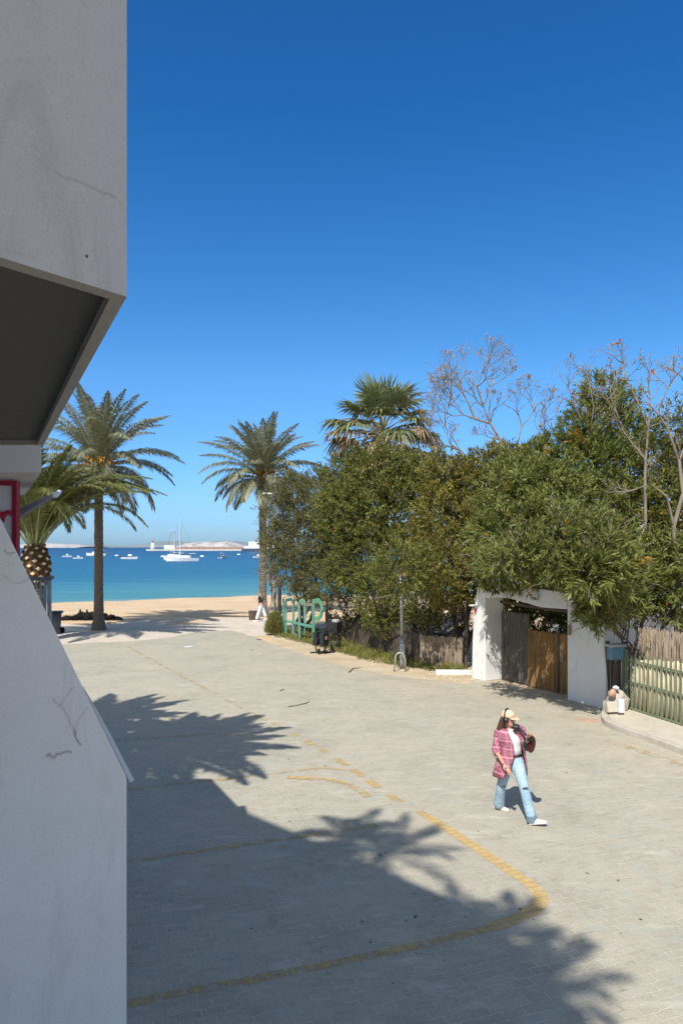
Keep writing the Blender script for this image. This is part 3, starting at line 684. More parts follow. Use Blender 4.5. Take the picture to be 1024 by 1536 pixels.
MB().rings([ring(Aw-dn*0.055, .19, .035, .004), ring(Aw, .19, .034, .004), ring(Aw+dirw*.15, .16, .028, .003), ring(Aw+dirw*.3, .10, .014, .001), ring(Aw+dirw*.36, .07, .004, -.004)]).build('coping', M['coping'], st, bevel=0.004)
def onstair(px, py):
    d = Vector(((px-HX)/F, 1.0, (HY-py)/F)); q0 = Aw; cam = Vector((0, 0, CH)); k = (q0-cam).dot(nw)/d.dot(nw); return cam+d*k
nn = -nw
for pts, w_, mm in [([(0, 862), (12, 868), (24, 876), (38, 872), (44, 868)], 0.004, 'crackl'),
                    ([(78, 1048), (90, 1058), (100, 1070), (112, 1098), (118, 1115)], 0.006, 'crackl'),
                    ([(86, 1062), (98, 1048), (112, 1030)], 0.005, 'crackl'), ([(112, 1098), (120, 1076), (132, 1060)], 0.004, 'crackl'),
                    ([(112, 1096), (113, 1105), (122, 1117)], 0.006, 'crackm'), ([(70, 1136), (90, 1131), (106, 1130)], 0.014, 'crackl'),
                    ([(6, 826), (14, 830), (24, 828)], 0.008, 'crackl')]:
    crackstrip('crack', wl, [onstair(*q) for q in pts], w_*1.0, M[mm], nn)

# neighbouring terrace: raised deck, roof slab, red framed board, awning flap, railing
tt = thing('beach_bar_terrace', (-4.2, 8, 0), 'raised terrace of the beach bar with pale roof slab, behind the sloping stair wall', 'terrace')
MB().prism([(-4.05, 6.4), (-4.05, 10.3), (-10, 10.3), (-10, 6.4)], 0, 2.5).build('deck', M['wall'], tt)
c1 = W(62, 0, 6.0).x; yb = 8.6
roof = [(c1, 6.0), (c1-0.432*(yb-6)/0.902*1.0, yb), (-10, yb), (-10, 6.0)]
MB().prism(roof, 4.60, 4.835).build('roof', M['fascia'], tt, bevel=0.005)
MB().prism([(-4.6, 7.6), (-10, 7.6), (-10, 7.9), (-4.6, 7.9)], 2.5, 4.60).build('wall', M['wall'], tt)
Yb = 6.6; xr = W(28, 0, Yb).x; zt = W(0, 721, Yb).z
bd = thing('red_framed_board', (xr-1, Yb, 2.5), 'white notice board with dark red frame and red handwriting, under the terrace roof', 'sign')
MB().box((xr-0.9, Yb, (zt+2.5)/2), (1.74, 0.03, zt-2.52)).build('panel', M['board'], bd)
mb = MB(); 
mb.box((xr-0.02, Yb-0.01, (zt+2.5)/2), (0.045, 0.07, zt-2.5)).box((xr-1.8, Yb-0.01, (zt+2.5)/2), (0.045, 0.07, zt-2.5)).box((xr-0.91, Yb-0.01, zt-0.022), (1.735, 0.07, 0.045))
mb.build('frame', M['red'], bd, bevel=0.004)
mb = MB(); mb.tube([W(x, y, Yb-0.028) for x, y in ((-14, 790), (-6, 774), (-4, 765), (0, 770), (4, 778), (7, 772), (11, 768), (16, 768), (17, 774))], [0.012, 0.014, 0.02, 0.02, 0.016, 0.02, 0.021, 0.019, 0.010], 6)
mb.tube([W(x, y, Yb-0.028) for x, y in ((3, 768), (5, 776), (6, 783))], [0.014, 0.016, 0.006], 6)
mb.build('lettering', M['redw'], bd)
aw = thing('awning_flap', W(30, 765, 7.4), 'grey slanted awning flap sticking out beside the red framed board', 'awning')
a0, a1, a2_, a3 = W(14, 766, 7.2), W(88, 738, 7.2), W(82, 733, 7.9), W(14, 757, 7.9)
mb = MB(); rs = [[a0, a0+Vector((0, 0, -0.05)), a3+Vector((0, 0, -0.05)), a3], [a1, a1+Vector((0, 0, -0.03)), a2_+Vector((0, 0, -0.03)), a2_]]
a0 = W(10, 790, 6.9); a1 = W(83, 746, 6.9); a2_ = W(89, 740, 7.5); a3 = W(10, 775, 7.5)
th = Vector((0, 0, 0.03))
mb = MB(); mb.rings([[a0, a3, a3+th, a0+th], [a1, a2_, a2_+th, a1+th]])
mb.build('panel', M['awn'], aw)
MB().tube([a1+th*.5, a2_+th*.5], .022, 8).build('end_cap', M['board'], aw)
rl = thing('metal_railing', (-3.95, 10.1, 2.5), 'grey metal terrace railing above the stair wall, in front of the pineapple-shaped palm', 'railing')
pr = lambda px, py: W(px, py, 10.1)
MB().tube([pr(-60, 868), pr(78, 868)], 0.022, 8).build('top_rail', M['dgalv'], rl)
MB().box(pr(76, 866), (0.085, 0.05, 0.035)).build('end_cap', M['dgalv'], rl)
MB().box((pr(74, 0).x, 10.1, 2.5+0.52), (0.045, 0.045, 1.04)).build('post', M['galv'], rl)
MB().box((pr(67.5, 0).x, 10.1, 2.5+0.52), (0.03, 0.03, 1.04)).build('post', M['galv'], rl)
for k in range(7):
    x = pr(61-k*6.5, 0).x; MB().box((x, 10.1, 3.02), (0.022, 0.022, 1.04)).build('baluster', M['galv'], rl)

# wheeled bin
Bp = P(82, 951); t = thing('wheeled_bin', Bp, 'dark wheeled rubbish bin left of the tall palm trunk, beside the stair wall', 'bin')
mb = MB(); mb.box(Bp+Vector((0, 0, 0.50)), (0.46, 0.55, 0.9), 0.3, taper=1.25); mb.build('body', M['plastic'], t, bevel=0.03)
mb = MB(); mb.box(Bp+Vector((0.03, 0, 1.0)), (0.66, 0.72, 0.09), 0.3, taper=0.85).box(Bp+Vector((0.33, 0.0, 1.02)), (0.14, 0.5, 0.04), 0.3); mb.build('lid', M['plastic'], t, bevel=0.02)
for s_ in (-1, 1): MB().tube([Bp+Vector((0.22, -0.26*s_, 0.14)), Bp+Vector((0.24, -0.32*s_, 0.14))], 0.14, 14).build('wheel', M['rubber'], t)

# dark heap of seaweed behind the palm
hc = P(132, 931); mb = MB()
for k in range(60):
    u = rnd.uniform(-1, 1); px = 136+u*46; p_ = P(px, 930.5+rnd.uniform(-0.8, 0.8)); h = 0.22*(1-abs(u)**2)+0.07
    mb.ell(p_+Vector((0, 0, h*0.3)), (rnd.uniform(0.12, 0.3), rnd.uniform(0.15, 0.35), h*rnd.uniform(0.5, 1.3)), nu=8, nv=5, jit=0.25)
for px, hh in ((120, 0.62), (130, 0.6), (118, 0.45), (127, 0.42), (133, 0.35), (150, 0.36), (158, 0.3), (98, 0.25), (138, 0.3)):
    p_ = P(px, 930.5); mb.tube([p_, p_+Vector((0.02, 0, hh*0.6)), p_+Vector((rnd.uniform(-0.04, 0.05), 0, hh))], [0.10, 0.10, 0.02], 7)
N = 900; u = nr.uniform(-1, 1, N); b = np.stack([hc.x+u*1.55, hc.y+nr.uniform(-.3, .3, N), 0.28*(1-u**2)*nr.random(N)+0.03], 1)
mb.leaves(b, nr.normal(0, 1, (N, 3))*[1, 1, .5]+[0, 0, .4], nr.normal(0, 1, (N, 3)), nr.uniform(.1, .28, N), nr.uniform(.03, .07, N), nr.random(N))
tag(mb.build('seaweed_heap', M['weed'], org=hc), 'black heap of dried seaweed on the sand behind the tall palm trunk', 'seaweed')

# ---------------------------------------------------------------- palms
def trunk_mesh(base, top, r0, r1, flare=0.0, n=14, step=0.07, lean=0.0):
    mb = MB(); H = (top-base).length; k = int(H/step); rs = []
    for i in range(k+1):
        t = i/k; c = base.lerp(top, t) + Vector((math.sin(t*PI)*lean, 0, 0)); r = r0+(r1-r0)*t + flare*math.exp(-t*H/0.5)
        ring = []
        for j in range(n):
            a = 2*PI*j/n + (i % 2)*PI/n
            rr = r*(1 + (0.07 if (i % 2) else -0.05) + rnd.uniform(-0.045, 0.06))
            ring.append((c.x+math.cos(a)*rr, c.y+math.sin(a)*rr, c.z+rnd.uniform(-0.02, 0.02)))
        rs.append(ring)
    mb.rings(rs); return mb
def frond(o0, az, el, L, droop, nl, ll, wl, mrach, mleaf, parent, name='frond', vee=0.35, tb=0.0, stem=0.12, hang=0.15, rr=0.022, alpha=(70, 22)):
    n = 26; pts = []; p_ = Vector(o0); e = el; ds = L/n; tang = []; a_ = az; curl = rnd.uniform(-0.25, 0.25)
    for i in range(n+1):
        s_ = i/n; ee = el - droop*(s_**1.35); aa = az + curl*s_
        d = Vector((math.cos(aa)*math.cos(ee), math.sin(aa)*math.cos(ee), math.sin(ee)))
        pts.append(p_.copy()); tang.append(d); p_ = p_ + d*ds
    mb = MB(); mb.tube(pts[::2]+[pts[-1]] if n % 2 else pts[::2], [max(0.003, rr*(1-0.9*(i/(n/2)))) for i in range(len(pts[::2]+([pts[-1]] if n % 2 else [])))], 5, 0)
    P_ = np.array(pts); T = np.array(tang)
    s_ = np.repeat(np.linspace(stem, 0.995, nl), 2); side = np.tile([1.0, -1.0], nl)
    s_ = s_ + nr.normal(0, 0.003, len(s_)); s_ = np.clip(s_, 0, 0.999)
    idx = s_*n; i0 = idx.astype(int); fr = (idx-i0)[:, None]; i1 = np.minimum(i0+1, n)
    b = P_[i0]*(1-fr)+P_[i1]*fr; tg = T[i0]*(1-fr)+T[i1]*fr
    sd = np.cross(tg, [0, 0, 1.0]); sd /= np.maximum(np.linalg.norm(sd, axis=1, keepdims=True), 1e-5)
    up = np.cross(sd, tg)
    al = np.radians(alpha[0]+(alpha[1]-alpha[0])*s_ + nr.normal(0, 7, len(s_)))[:, None]
    v_ = vee + nr.normal(0, 0.16, len(s_))[:, None]
    d = tg*np.cos(al) + (sd*side[:, None]*np.cos(v_)+up*np.sin(v_))*np.sin(al)
    prof = np.clip(np.sin(np.clip((s_-stem)/(1-stem), 0, 1)*PI*0.86+0.28), 0.12, 1)
    ln = ll*prof*nr.uniform(0.85, 1.12, len(s_))
    tint = np.clip(nr.normal(0.5+tb, 0.22, len(s_)), 0, 1)
    mb.leaves(b, d, up+sd*0.3*side[:, None], ln, np.full(len(s_), wl)*nr.uniform(.8, 1.2, len(s_)), tint, hang, 1)
    return mb.build(name, [mrach, mleaf], parent)
def date_palm(bx, by, hgt, label, seed, L=3.3, n=46, cat='palm tree', lean=0.0, fruit_az=(), custom=()):
    rnd.seed(seed); base = Vector((bx, by, 0)); top = Vector((bx+lean, by, hgt))
    t = thing('date_palm', base, label, cat)
    trunk_mesh(base, top+Vector((0, 0, 0.2)), 0.21, 0.20, 0.16).build('trunk', M['palmbark'], t)
    mb = MB()
    for k in range(40):
        a = k*2.4; z = hgt-0.55+0.9*k/40
        d = Vector((math.cos(a), math.sin(a), 0.9)); q = Vector((top.x, top.y, z))
        mb.tube([q+d*0.12, q+d*0.30+Vector((0, 0, 0.1))], [0.06, 0.03], 5)
    mb.ell(top, (0.27, 0.27, 0.55), nu=12, nv=8); mb.build('crown_shaft', M['bulb'], t)
    for k in range(n):
        u = k/(n-1); az = k*2.39996+rnd.uniform(-.15, .15)
        el = math.radians(86-100*u**1.05+rnd.uniform(-6, 6)); dr = math.radians(22+62*u**0.8+rnd.uniform(-10, 14))
        ln_ = L*(0.80+0.25*math.sin(PI*min(1, u*1.2)))*rnd.uniform(0.88, 1.07)
        o0 = top + Vector((math.cos(az)*0.12, math.sin(az)*0.12, 0.35-0.55*u))
        frond(o0, az, el, ln_, dr, 110, 0.62, 0.055, M['rachis'], M['lg_date'], t, tb=0.15*(0.5-abs(u-.5)), vee=0.1+.3*(1-u), hang=.42, alpha=(76, 34))
    for az in fruit_az:
        mb = MB(); q = top+Vector((0, 0, 0.1)); d = Vector((math.cos(az), math.sin(az), 0))
        for j in range(26):
            dd = (d+Vector((rnd.uniform(-.4, .4), rnd.uniform(-.4, .4), 0))); r_ = rnd.uniform(0.35, 0.75)
            mb.tube([q, q+dd*r_*0.55+Vector((0, 0, 0.35)), q+dd*r_*0.9+Vector((0, 0, rnd.uniform(0.05, 0.3))), q+dd*r_+Vector((0, 0, rnd.uniform(-0.35, 0.0)))], [0.02, 0.018, 0.022, 0.02], 4)
        mb.build('fruit_stalk', M['fruit'], t)
    return t
b1 = P(148, 945); date_palm(b1.x, b1.y, 7.85, 'tall date palm with slender bare trunk on the promenade, left, orange fruit in its crown', 3, 4.1, 60, fruit_az=(-1.2, 3.4, -0.2))
b2 = P(394, 925); date_palm(b2.x, b2.y, 8.0, 'date palm at the edge of the sand beside the walking person in white trousers', 5, 3.7, 60, fruit_az=(-2.2, -0.5))
# the pineapple palm beside the terrace
rnd.seed(21)
pb = Vector((W(53, 0, 31).x, 31, 0)); t = thing('canary_palm', pb, 'stout palm with pineapple-shaped pruned head and long arching green fronds, left edge', 'palm tree')
trunk_mesh(pb, pb+Vector((0, 0, 2.7)), 0.36, 0.33, 0.1, 16).build('trunk', M['palmbark'], t)
bz0, bz1 = W(0, 884, 31).z, W(0, 818, 31).z; mb = MB(); rs = []
def bulr(z):
    u = (z-bz0)/(bz1-bz0); return 0.30+0.24*math.sin(PI*min(1, max(0, u))**0.9)+(0.02 if u > 0.5 else 0)
for i in range(17):
    z = bz0+(bz1-bz0)*i/16; rs.append([(pb.x+math.cos(2*PI*k/18)*bulr(z), pb.y+math.sin(2*PI*k/18)*bulr(z), z) for k in range(18)])
mb.rings(rs)
for i in range(72):
    z = bz0+0.06+(bz1-bz0-0.05)*i/72; a = i*2.39996; r_ = bulr(z); d = Vector((math.cos(a), math.sin(a), 0)); sd = Vector((-d.y, d.x, 0))
    s_ = 0.12+0.03*math.sin(PI*i/72); o0 = Vector((pb.x, pb.y, z))+d*(r_-0.03)
    f_ = (d*0.9+Vector((0, 0, 0.35))).normalized(); upv = sd.cross(f_); upv = upv if upv.z > 0 else -upv
    e_ = o0+f_*0.13
    mb.add([o0+sd*s_, o0+upv*s_*0.85, o0-sd*s_, o0-upv*s_*0.85, e_+sd*s_*0.72, e_+upv*s_*0.55, e_-sd*s_*0.72, e_-upv*s_*0.55], [(0, 1, 5, 4), (1, 2, 6, 5), (2, 3, 7, 6), (3, 0, 4, 7)], 0)
    mb.add([e_+sd*s_*0.72, e_+upv*s_*0.55, e_-sd*s_*0.72, e_-upv*s_*0.55], [(0, 1, 2, 3)], 1)
mb.build('head', [M['bulb'], M['boot']], t)
tp = Vector((pb.x, pb.y, bz1-0.05))
for k in range(44):
    u = k/43; az = k*2.39996+0.5
    el = math.radians(88-32*u+rnd.uniform(-5, 5)); dr = math.radians(40+70*u+rnd.uniform(-12, 14)); L_ = 5.4*(0.85+0.15*u)*rnd.uniform(0.88, 1.05)
    if math.cos(az) < -0.3: L_ *= 0.85
    frond(tp+Vector((math.cos(az)*0.2*(0.3+u), math.sin(az)*0.2*(0.3+u), 0.1-0.1*u)), az, el, L_, dr, 120, 0.74, 0.056, M['rachis'], M['lg_can'], t, vee=0.25, tb=0.05, stem=0.14, hang=0.28, rr=0.04, alpha=(62, 25))
for az, el, dr, L_ in ((-0.15, 58, 88, 6.3), (0.1, 55, 82, 6.4), (-0.45, 62, 98, 6.2), (0.35, 63, 76, 6.0), (-0.05, 66, 104, 6.3), (-0.9, 76, 165, 4.8), (-0.3, 50, 66, 5.8), (0.0, 70, 96, 6.0), (-0.6, 68, 80, 5.6)):
    frond(tp, az, math.radians(el), L_, math.radians(dr), 140, 0.76, 0.056, M['rachis'], M['lg_can'], t, vee=0.15, tb=0.15, stem=0.12, hang=0.3, rr=0.04, alpha=(60, 25))

# fan palm behind the hedge
rnd.seed(4)
fb = W(575, 648, 33); t = thing('fan_palm', (fb.x, 33, 0), 'fan palm with dead brown skirt rising above the hedge in the middle', 'palm tree')
trunk_mesh(Vector((fb.x, 33, 0)), Vector((fb.x, 33, fb.z)), 0.24, 0.22, 0.1).build('trunk', M['palmbark'], t)
def fan(o0, az, el, pl, R, name, mleaf, parent, sag=0.25, nseg=26, spread=105, tb=0.0):
    d = Vector((math.cos(az)*math.cos(el), math.sin(az)*math.cos(el), math.sin(el)))
    q = o0 + d*pl + Vector((0, 0, -0.10*pl*math.cos(el))); mb = MB(); mb.tube([o0, o0.lerp(q, 0.5)+Vector((0, 0, 0.04)), q], [0.03, 0.02, 0.015], 5)
    d2 = (q-o0).normalized(); sd = d2.cross(Vector((0, 0, 1))); sd = sd.normalized() if sd.length > 1e-3 else Vector((1, 0, 0)); up = sd.cross(d2)
    b = []; dr = []; nn_ = []; ln = []; wd = []
    for k in range(nseg):
        w_ = math.radians(-spread+2*spread*k/(nseg-1)); dd = d2*math.cos(w_)+sd*math.sin(w_)+up*0.18*abs(math.sin(w_))
        lnn = R*(0.80+0.2*math.cos(w_))*rnd.uniform(.85, 1.08)
        # inner pleat then drooping outer half
        b.append(q); dr.append(dd); nn_.append(up); ln.append(lnn*0.66); wd.append(R*0.15)
        q2 = q + dd*lnn*0.40; dd2 = (dd + Vector((rnd.uniform(-.12, .12), rnd.uniform(-.12, .12), -sag*rnd.uniform(0.6, 1.6))))
        b.append(q2); dr.append(dd2); nn_.append(up); ln.append(lnn*0.62); wd.append(R*0.075)
    N = len(b); mb.leaves(np.array(b), np.array(dr), np.array(nn_), np.array(ln), np.array(wd), np.clip(nr.normal(0.5+tb, .22, N), 0, 1), sag*0.25, 1)
    return mb.build(name, [M['rachis'] if mleaf is M['lg_fan'] else M['barkpale'], mleaf], parent)
top = Vector((fb.x, 33, fb.z))
for k in range(24):
    u = k/23; az = k*2.39996; el = math.radians(80-78*u**.8); fan(top+Vector((0, 0, 0.35-0.5*u)), az, el, 1.0+0.85*u+rnd.uniform(-.1, .25), 1.42*rnd.uniform(.85, 1.1), 'leaf', M['lg_fan'], t, 0.12+0.7*u, tb=0.1-0.2*u)
for k in range(40):
    u = k/39; az = k*2.39996+0.7; el = math.radians(12-60*u); fan(top+Vector((0, 0, -0.15-0.6*u)), az, el, 1.5+0.7*rnd.random()-0.6*u, 1.15, 'dead_leaf', M['lg_dead'], t, 1.0, 20, 80)
mb = MB()
for j in range(60):
    a = rnd.uniform(0, 2*PI); e = rnd.uniform(-0.5, 0.8); d = Vector((math.cos(a), math.sin(a), e)); r_ = rnd.uniform(1.3, 2.5); q = top
    pts = [q, q+d*r_*0.4, q+d*r_*0.75+Vector((0, 0, -0.15)), q+d*r_+Vector((rnd.uniform(-.1, .1), 0, -0.6))]
    mb.tube(pts, [0.02, 0.015, 0.011, 0.008], 4)
mb.build('flower_stalks', M['lg_dead'], t)

# ---------------------------------------------------------------- broadleaf trees
def twigs(mb, a, b, r0, r1, n=5, wob=0.12, mi=0, sides=6):
    a = Vector(a); b = Vector(b); L_ = (b-a).length; pts = []; 
    for i in range(n+1):
        t_ = i/n; w_ = math.sin(t_*PI)*wob*L_
        pts.append(a.lerp(b, t_)+Vector((rnd.uniform(-1, 1), rnd.uniform(-1, 1), rnd.uniform(-1, 1)))*w_*0.5)
    mb.tube(pts, [r0+(r1-r0)*i/n for i in range(n+1)], sides, mi); return pts
def tree(name, label, base, lobes, mleaf, seed, dens=1.0, leaf=(0.13, 0.026), shoot=0.34, per=15, bark='bark', tr=0.10, stems=3, upb=0.35, bare=14, group=None, tips=0, hm=1.0, tw=10):
    """lobes: (px, py, r_px, Y[, squash])"""
    rnd.seed(seed); g = np.random.default_rng(seed)
    t = thing(name, base, label, 'tree', group)
    cs = []
    for l in lobes:
        Y = l[3]; r = l[2]*Y/F; cs.append((W(l[0], l[1], Y), r))
    tm = MB(); bp = Vector(base); crown = sum((c for c, r in cs), Vector())/len(cs)
    heads = []
    for k in range(stems):
        a = rnd.uniform(0, 2*PI); o_ = bp+Vector((math.cos(a)*0.18, math.sin(a)*0.18, 0))*(stems > 1)
        h_ = Vector((bp.x+(crown.x-bp.x)*hm+rnd.uniform(-.6, .6)*hm, bp.y+(crown.y-bp.y)*hm+rnd.uniform(-.4, .4), bp.z+(crown.z-bp.z)*(rnd.uniform(0.45, 0.7) if hm > .5 else rnd.uniform(.75, .95))))
        pts = twigs(tm, o_, h_, tr*rnd.uniform(.7, 1.1), tr*0.5, 6, 0.18); heads.append(pts)
    for c, r in cs:
        pts = rnd.choice(heads); s_ = pts[rnd.randint(2 if hm > .5 else 5, len(pts)-1)]
        pp = twigs(tm, s_, c, tr*0.42, tr*0.2, 5, 0.15)
        for j in range(9):
            d = Vector((rnd.gauss(0, 1), rnd.gauss(0, 1), rnd.gauss(0.2, 1))).normalized()
            twigs(tm, pp[rnd.randint(2, 5)], c+d*r*rnd.uniform(.7, 1.0), tr*0.14, 0.005, 4, 0.2, 0, 4)
        for j in range(tw):
            d = Vector((rnd.gauss(0, 1), rnd.gauss(-.5, 1), rnd.gauss(0.35, 1))).normalized(); q0 = c+d*r*rnd.uniform(.6, .95)
            twigs(tm, q0, q0+(d+Vector((rnd.gauss(0, .5), rnd.gauss(0, .5), rnd.gauss(.3, .4)))).normalized()*rnd.uniform(.3, .75), 0.010, 0.004, 4, 0.25, 1, 4)
    tm.build('trunk', [M[bark], M['barkpale']], t)
    B = []; Dd = []; SC = []
    for c, r in cs:
        A_ = 4*PI*r*r; ns = int(A_*62*dens)
        d = g.normal(0, 1, (ns, 3)); d /= np.linalg.norm(d, axis=1, keepdims=True)
        ph = g.uniform(0, 6.28, 6)
        # lumpy surface: clumps and gaps
        lump = (np.sin(d[:, 0]*5+ph[0])*np.sin(d[:, 1]*5+ph[1])+np.sin(d[:, 2]*7+ph[2])*np.sin(d[:, 0]*8+ph[3])+0.8*np.sin(d[:, 1]*12+ph[4])*np.sin(d[:, 2]*13+ph[5]))
        keep = g.random(ns) < np.clip(0.60+0.55*lump, 0.05, 1)
        rad = r*(0.97+0.22*lump)*np.where(g.random(ns) < 0.78, g.uniform(0.86, 1.12, ns), g.uniform(0.5, 0.9, ns))
        if tips: rad = rad*np.where(g.random(ns) < tips, g.uniform(1.05, 1.35, ns), 1)
        p_ = np.array(c)+d*rad[:, None]*[1, 1, 0.95]; keep &= p_[:, 2] > 0.25
        dd = d*0.8+np.array([0, 0, upb])+g.normal(0, 0.45, (ns, 3))
        B.append(p_[keep]); Dd.append(dd[keep]); SC.append(np.full(keep.sum(), rnd.uniform(.78, 1.2)))
    B = np.concatenate(B); SC = np.concatenate(SC); Dd = np.concatenate(Dd); Dd /= np.linalg.norm(Dd, axis=1, keepdims=True)
    # drop shoots buried deep inside other lobes
    inside = np.zeros(len(B), int)
    for c, r in cs: inside += (np.linalg.norm(B-np.array(c), axis=1) < r*0.72)
    k_ = (inside == 0) | (g.random(len(B)) < 0.30); B = B[k_]; Dd = Dd[k_]; SC = SC[k_]; N = len(B)
    s_ = g.random((N, per)); base_ = B[:, None, :]+Dd[:, None, :]*(s_*shoot)[:, :, None] - Dd[:, None, :]*shoot*0.5
    rv = g.normal(0, 1, (N, per, 3)); rv -= (rv*Dd[:, None, :]).sum(2, keepdims=True)*Dd[:, None, :]; rv /= np.maximum(np.linalg.norm(rv, axis=2, keepdims=True), 1e-5)
    ang = 0.45+0.6*(1-s_)[:, :, None]
    ld = Dd[:, None, :]*np.cos(ang)+rv*np.sin(ang)
    base_ = base_.reshape(-1, 3); ld = ld.reshape(-1, 3); nn_ = g.normal(0, 0.5, ld.shape)+np.repeat(Dd, per, 0)*0.8+[0, 0, 0.6]
    K = len(base_); sc_ = np.repeat(SC, per); ln = leaf[0]*1.12*g.uniform(.6, 1.3, K)*sc_; wd = leaf[1]*1.35*g.uniform(.7, 1.3, K)*sc_
    tint = np.clip(np.repeat(g.normal(0.42, .17, N), per)+g.normal(0, .12, K), 0, 0.85)
    fld = np.sin(B[:, 0]*2.3+seed)*np.sin(B[:, 2]*2.9+seed*2)*np.sin(B[:, 1]*1.7)
    rare = np.repeat((g.random(N) < 0.012) | ((fld > .62) & (g.random(N) < .22)), per)
    tint = np.clip(tint + np.repeat(.16*np.sin(B[:, 0]*1.3+seed*3)*np.sin(B[:, 2]*1.9), per), 0, .85); tint = np.where(rare, 1.0, tint)
    MB().leaves(base_, ld, nn_, ln, wd, tint, 0.05).build('crown', mleaf, t)
    return t, K
tot = 0
TB = lambda px, Y, z=0: Vector(((px-HX)/F*Y, Y, z))
def T(*a, **k):
    global tot
    t, n_ = tree(*a, **k); tot += n_; return t
T('tamarisk_tree', 'grey-green bushy tree at the left end of the hedge, above the green frame', TB(452, 33.5),
  [(432, 765, 30, 33), (470, 755, 42, 33.5), (505, 765, 42, 33), (428, 812, 30, 33), (462, 815, 45, 33), (505, 825, 45, 33), (438, 855, 30, 32.5), (475, 868, 36, 32.5), (418, 745, 18, 33), (440, 735, 24, 33), (487, 735, 32, 32.5), (512, 790, 38, 32), (410, 780, 18, 33), (500, 870, 34, 31.5)],
  M['lg_tam'], 31, 1.3, (0.11, 0.020), 0.36, 15, 'bark', 0.09, 4, 0.5, tips=0.12)
T('tamarisk_tree', 'thin wispy grey tree with bare twigs beside the signpost, behind the right date palm', TB(412, 34.5),
  [(410, 790, 20, 34.5), (414, 830, 20, 34.5), (408, 860, 16, 34.5), (404, 765, 14, 34.5)],
  M['lg_tam'], 32, 0.6, (0.12, 0.02), 0.36, 9, 'barkpale', 0.07, 2, 0.5, tips=0.2)
T('hedge_tree', 'broad rounded dark green tree in the middle of the hedge, under the fan palm', TB(572, 29.5),
  [(520, 722, 38, 30), (560, 715, 42, 29.5), (602, 720, 42, 29.5), (538, 770, 52, 29), (590, 775, 55, 28.5), (640, 765, 48, 28.5), (560, 830, 52, 28.5), (615, 835, 55, 28), (580, 885, 42, 27.5), (530, 850, 36, 28.5), (625, 895, 36, 27), (655, 720, 32, 28.5), (575, 700, 24, 29), (640, 735, 34, 28), (500, 750, 30, 30), (603, 852, 40, 22.6), (570, 925, 26, 27), (640, 915, 26, 25.5)],
  M['lg_round'], 33, 1.25, (0.105, 0.030), 0.32, 15, 'bark', 0.11, 4, 0.35, tips=0.1)
T('hedge_tree', 'yellowish green tree between the fan palm and the bare grey tree, left of the gate', TB(690, 25.5),
  [(665, 740, 36, 26), (700, 735, 36, 25.5), (735, 730, 34, 25), (680, 790, 50, 25), (725, 785, 46, 24.5), (690, 845, 46, 24), (650, 830, 38, 25), (735, 835, 38, 23.5), (665, 880, 30, 24), (670, 715, 30, 25.5), (745, 705, 34, 24), (655, 850, 40, 23), (700, 885, 22, 24), (722, 712, 32, 24.5), (748, 730, 34, 23.5), (742, 775, 34, 22.5)],
  M['lg_yel'], 34, 1.15, (0.125, 0.028), 0.34, 14, 'barkdark', 0.12, 4, 0.35, tips=0.15)
T('oleander_tree', 'dense oleander spreading over the top of the white gate', TB(888, 21.6),
  [(790, 722, 36, 22), (832, 690, 40, 22.5), (870, 700, 42, 22), (770, 745, 44, 21), (815, 745, 52, 20.5), (862, 760, 48, 20.5), (760, 800, 42, 20), (805, 805, 50, 19.5), (850, 815, 46, 19.3), (765, 835, 28, 19.2), (810, 838, 30, 18.8), (855, 838, 32, 18.4), (735, 800, 30, 21), (885, 820, 36, 19), (765, 712, 28, 22.5), (803, 688, 22, 22.5), (750, 838, 22, 17.0), (778, 832, 28, 16.8), (808, 838, 26, 17.0), (840, 838, 28, 16.8), (872, 825, 38, 16.5), (893, 862, 26, 16.7), (905, 810, 36, 16.4), (850, 800, 36, 16.3), (885, 856, 34, 15.7), (905, 845, 36, 15.9), (862, 850, 28, 15.9), (920, 868, 24, 16.1), (840, 845, 24, 16.0), (730, 850, 20, 18), (745, 868, 18, 21), (775, 868, 20, 20.6), (805, 868, 20, 20.2), (835, 872, 20, 19.8)],
  M['lg_ole'], 35, 1.25, (0.16, 0.030), 0.34, 14, 'barkdark', 0.12, 3, 0.35, tips=0.12, hm=.12)
T('oleander_tree', 'tallest leafy tree with rusty tips, right of the gate and behind the pale trunks', TB(915, 22),
  [(900, 590, 24, 22.5), (930, 600, 22, 22.5), (880, 618, 24, 22.5), (915, 640, 38, 22), (955, 650, 30, 22), (875, 660, 34, 22), (915, 700, 46, 21.5), (965, 710, 42, 21), (900, 760, 42, 21), (950, 770, 46, 20.5)],
  M['lg_ole'], 36, 1.05, (0.16, 0.030), 0.36, 13, 'bark', 0.12, 3, 0.45, tips=0.25)
T('oleander_bush', 'dark green bush hanging low beside the blue mailbox, right of the gate pillar', TB(935, 18.7),
  [(905, 895, 28, 17.9), (925, 870, 34, 18.2), (890, 880, 26, 18.0), (938, 900, 24, 18), (955, 860, 34, 18.6), (965, 895, 26, 18.6), (1000, 880, 34, 18.8), (985, 840, 36, 19), (1030, 850, 40, 18.6), (1015, 915, 22, 18.6), (893, 915, 22, 17.3), (912, 922, 18, 17.2)],
  M['lg_ole'], 37, 1.15, (0.17, 0.032), 0.32, 14, 'barkdark', 0.07, 4, 0.35, tips=0.15)
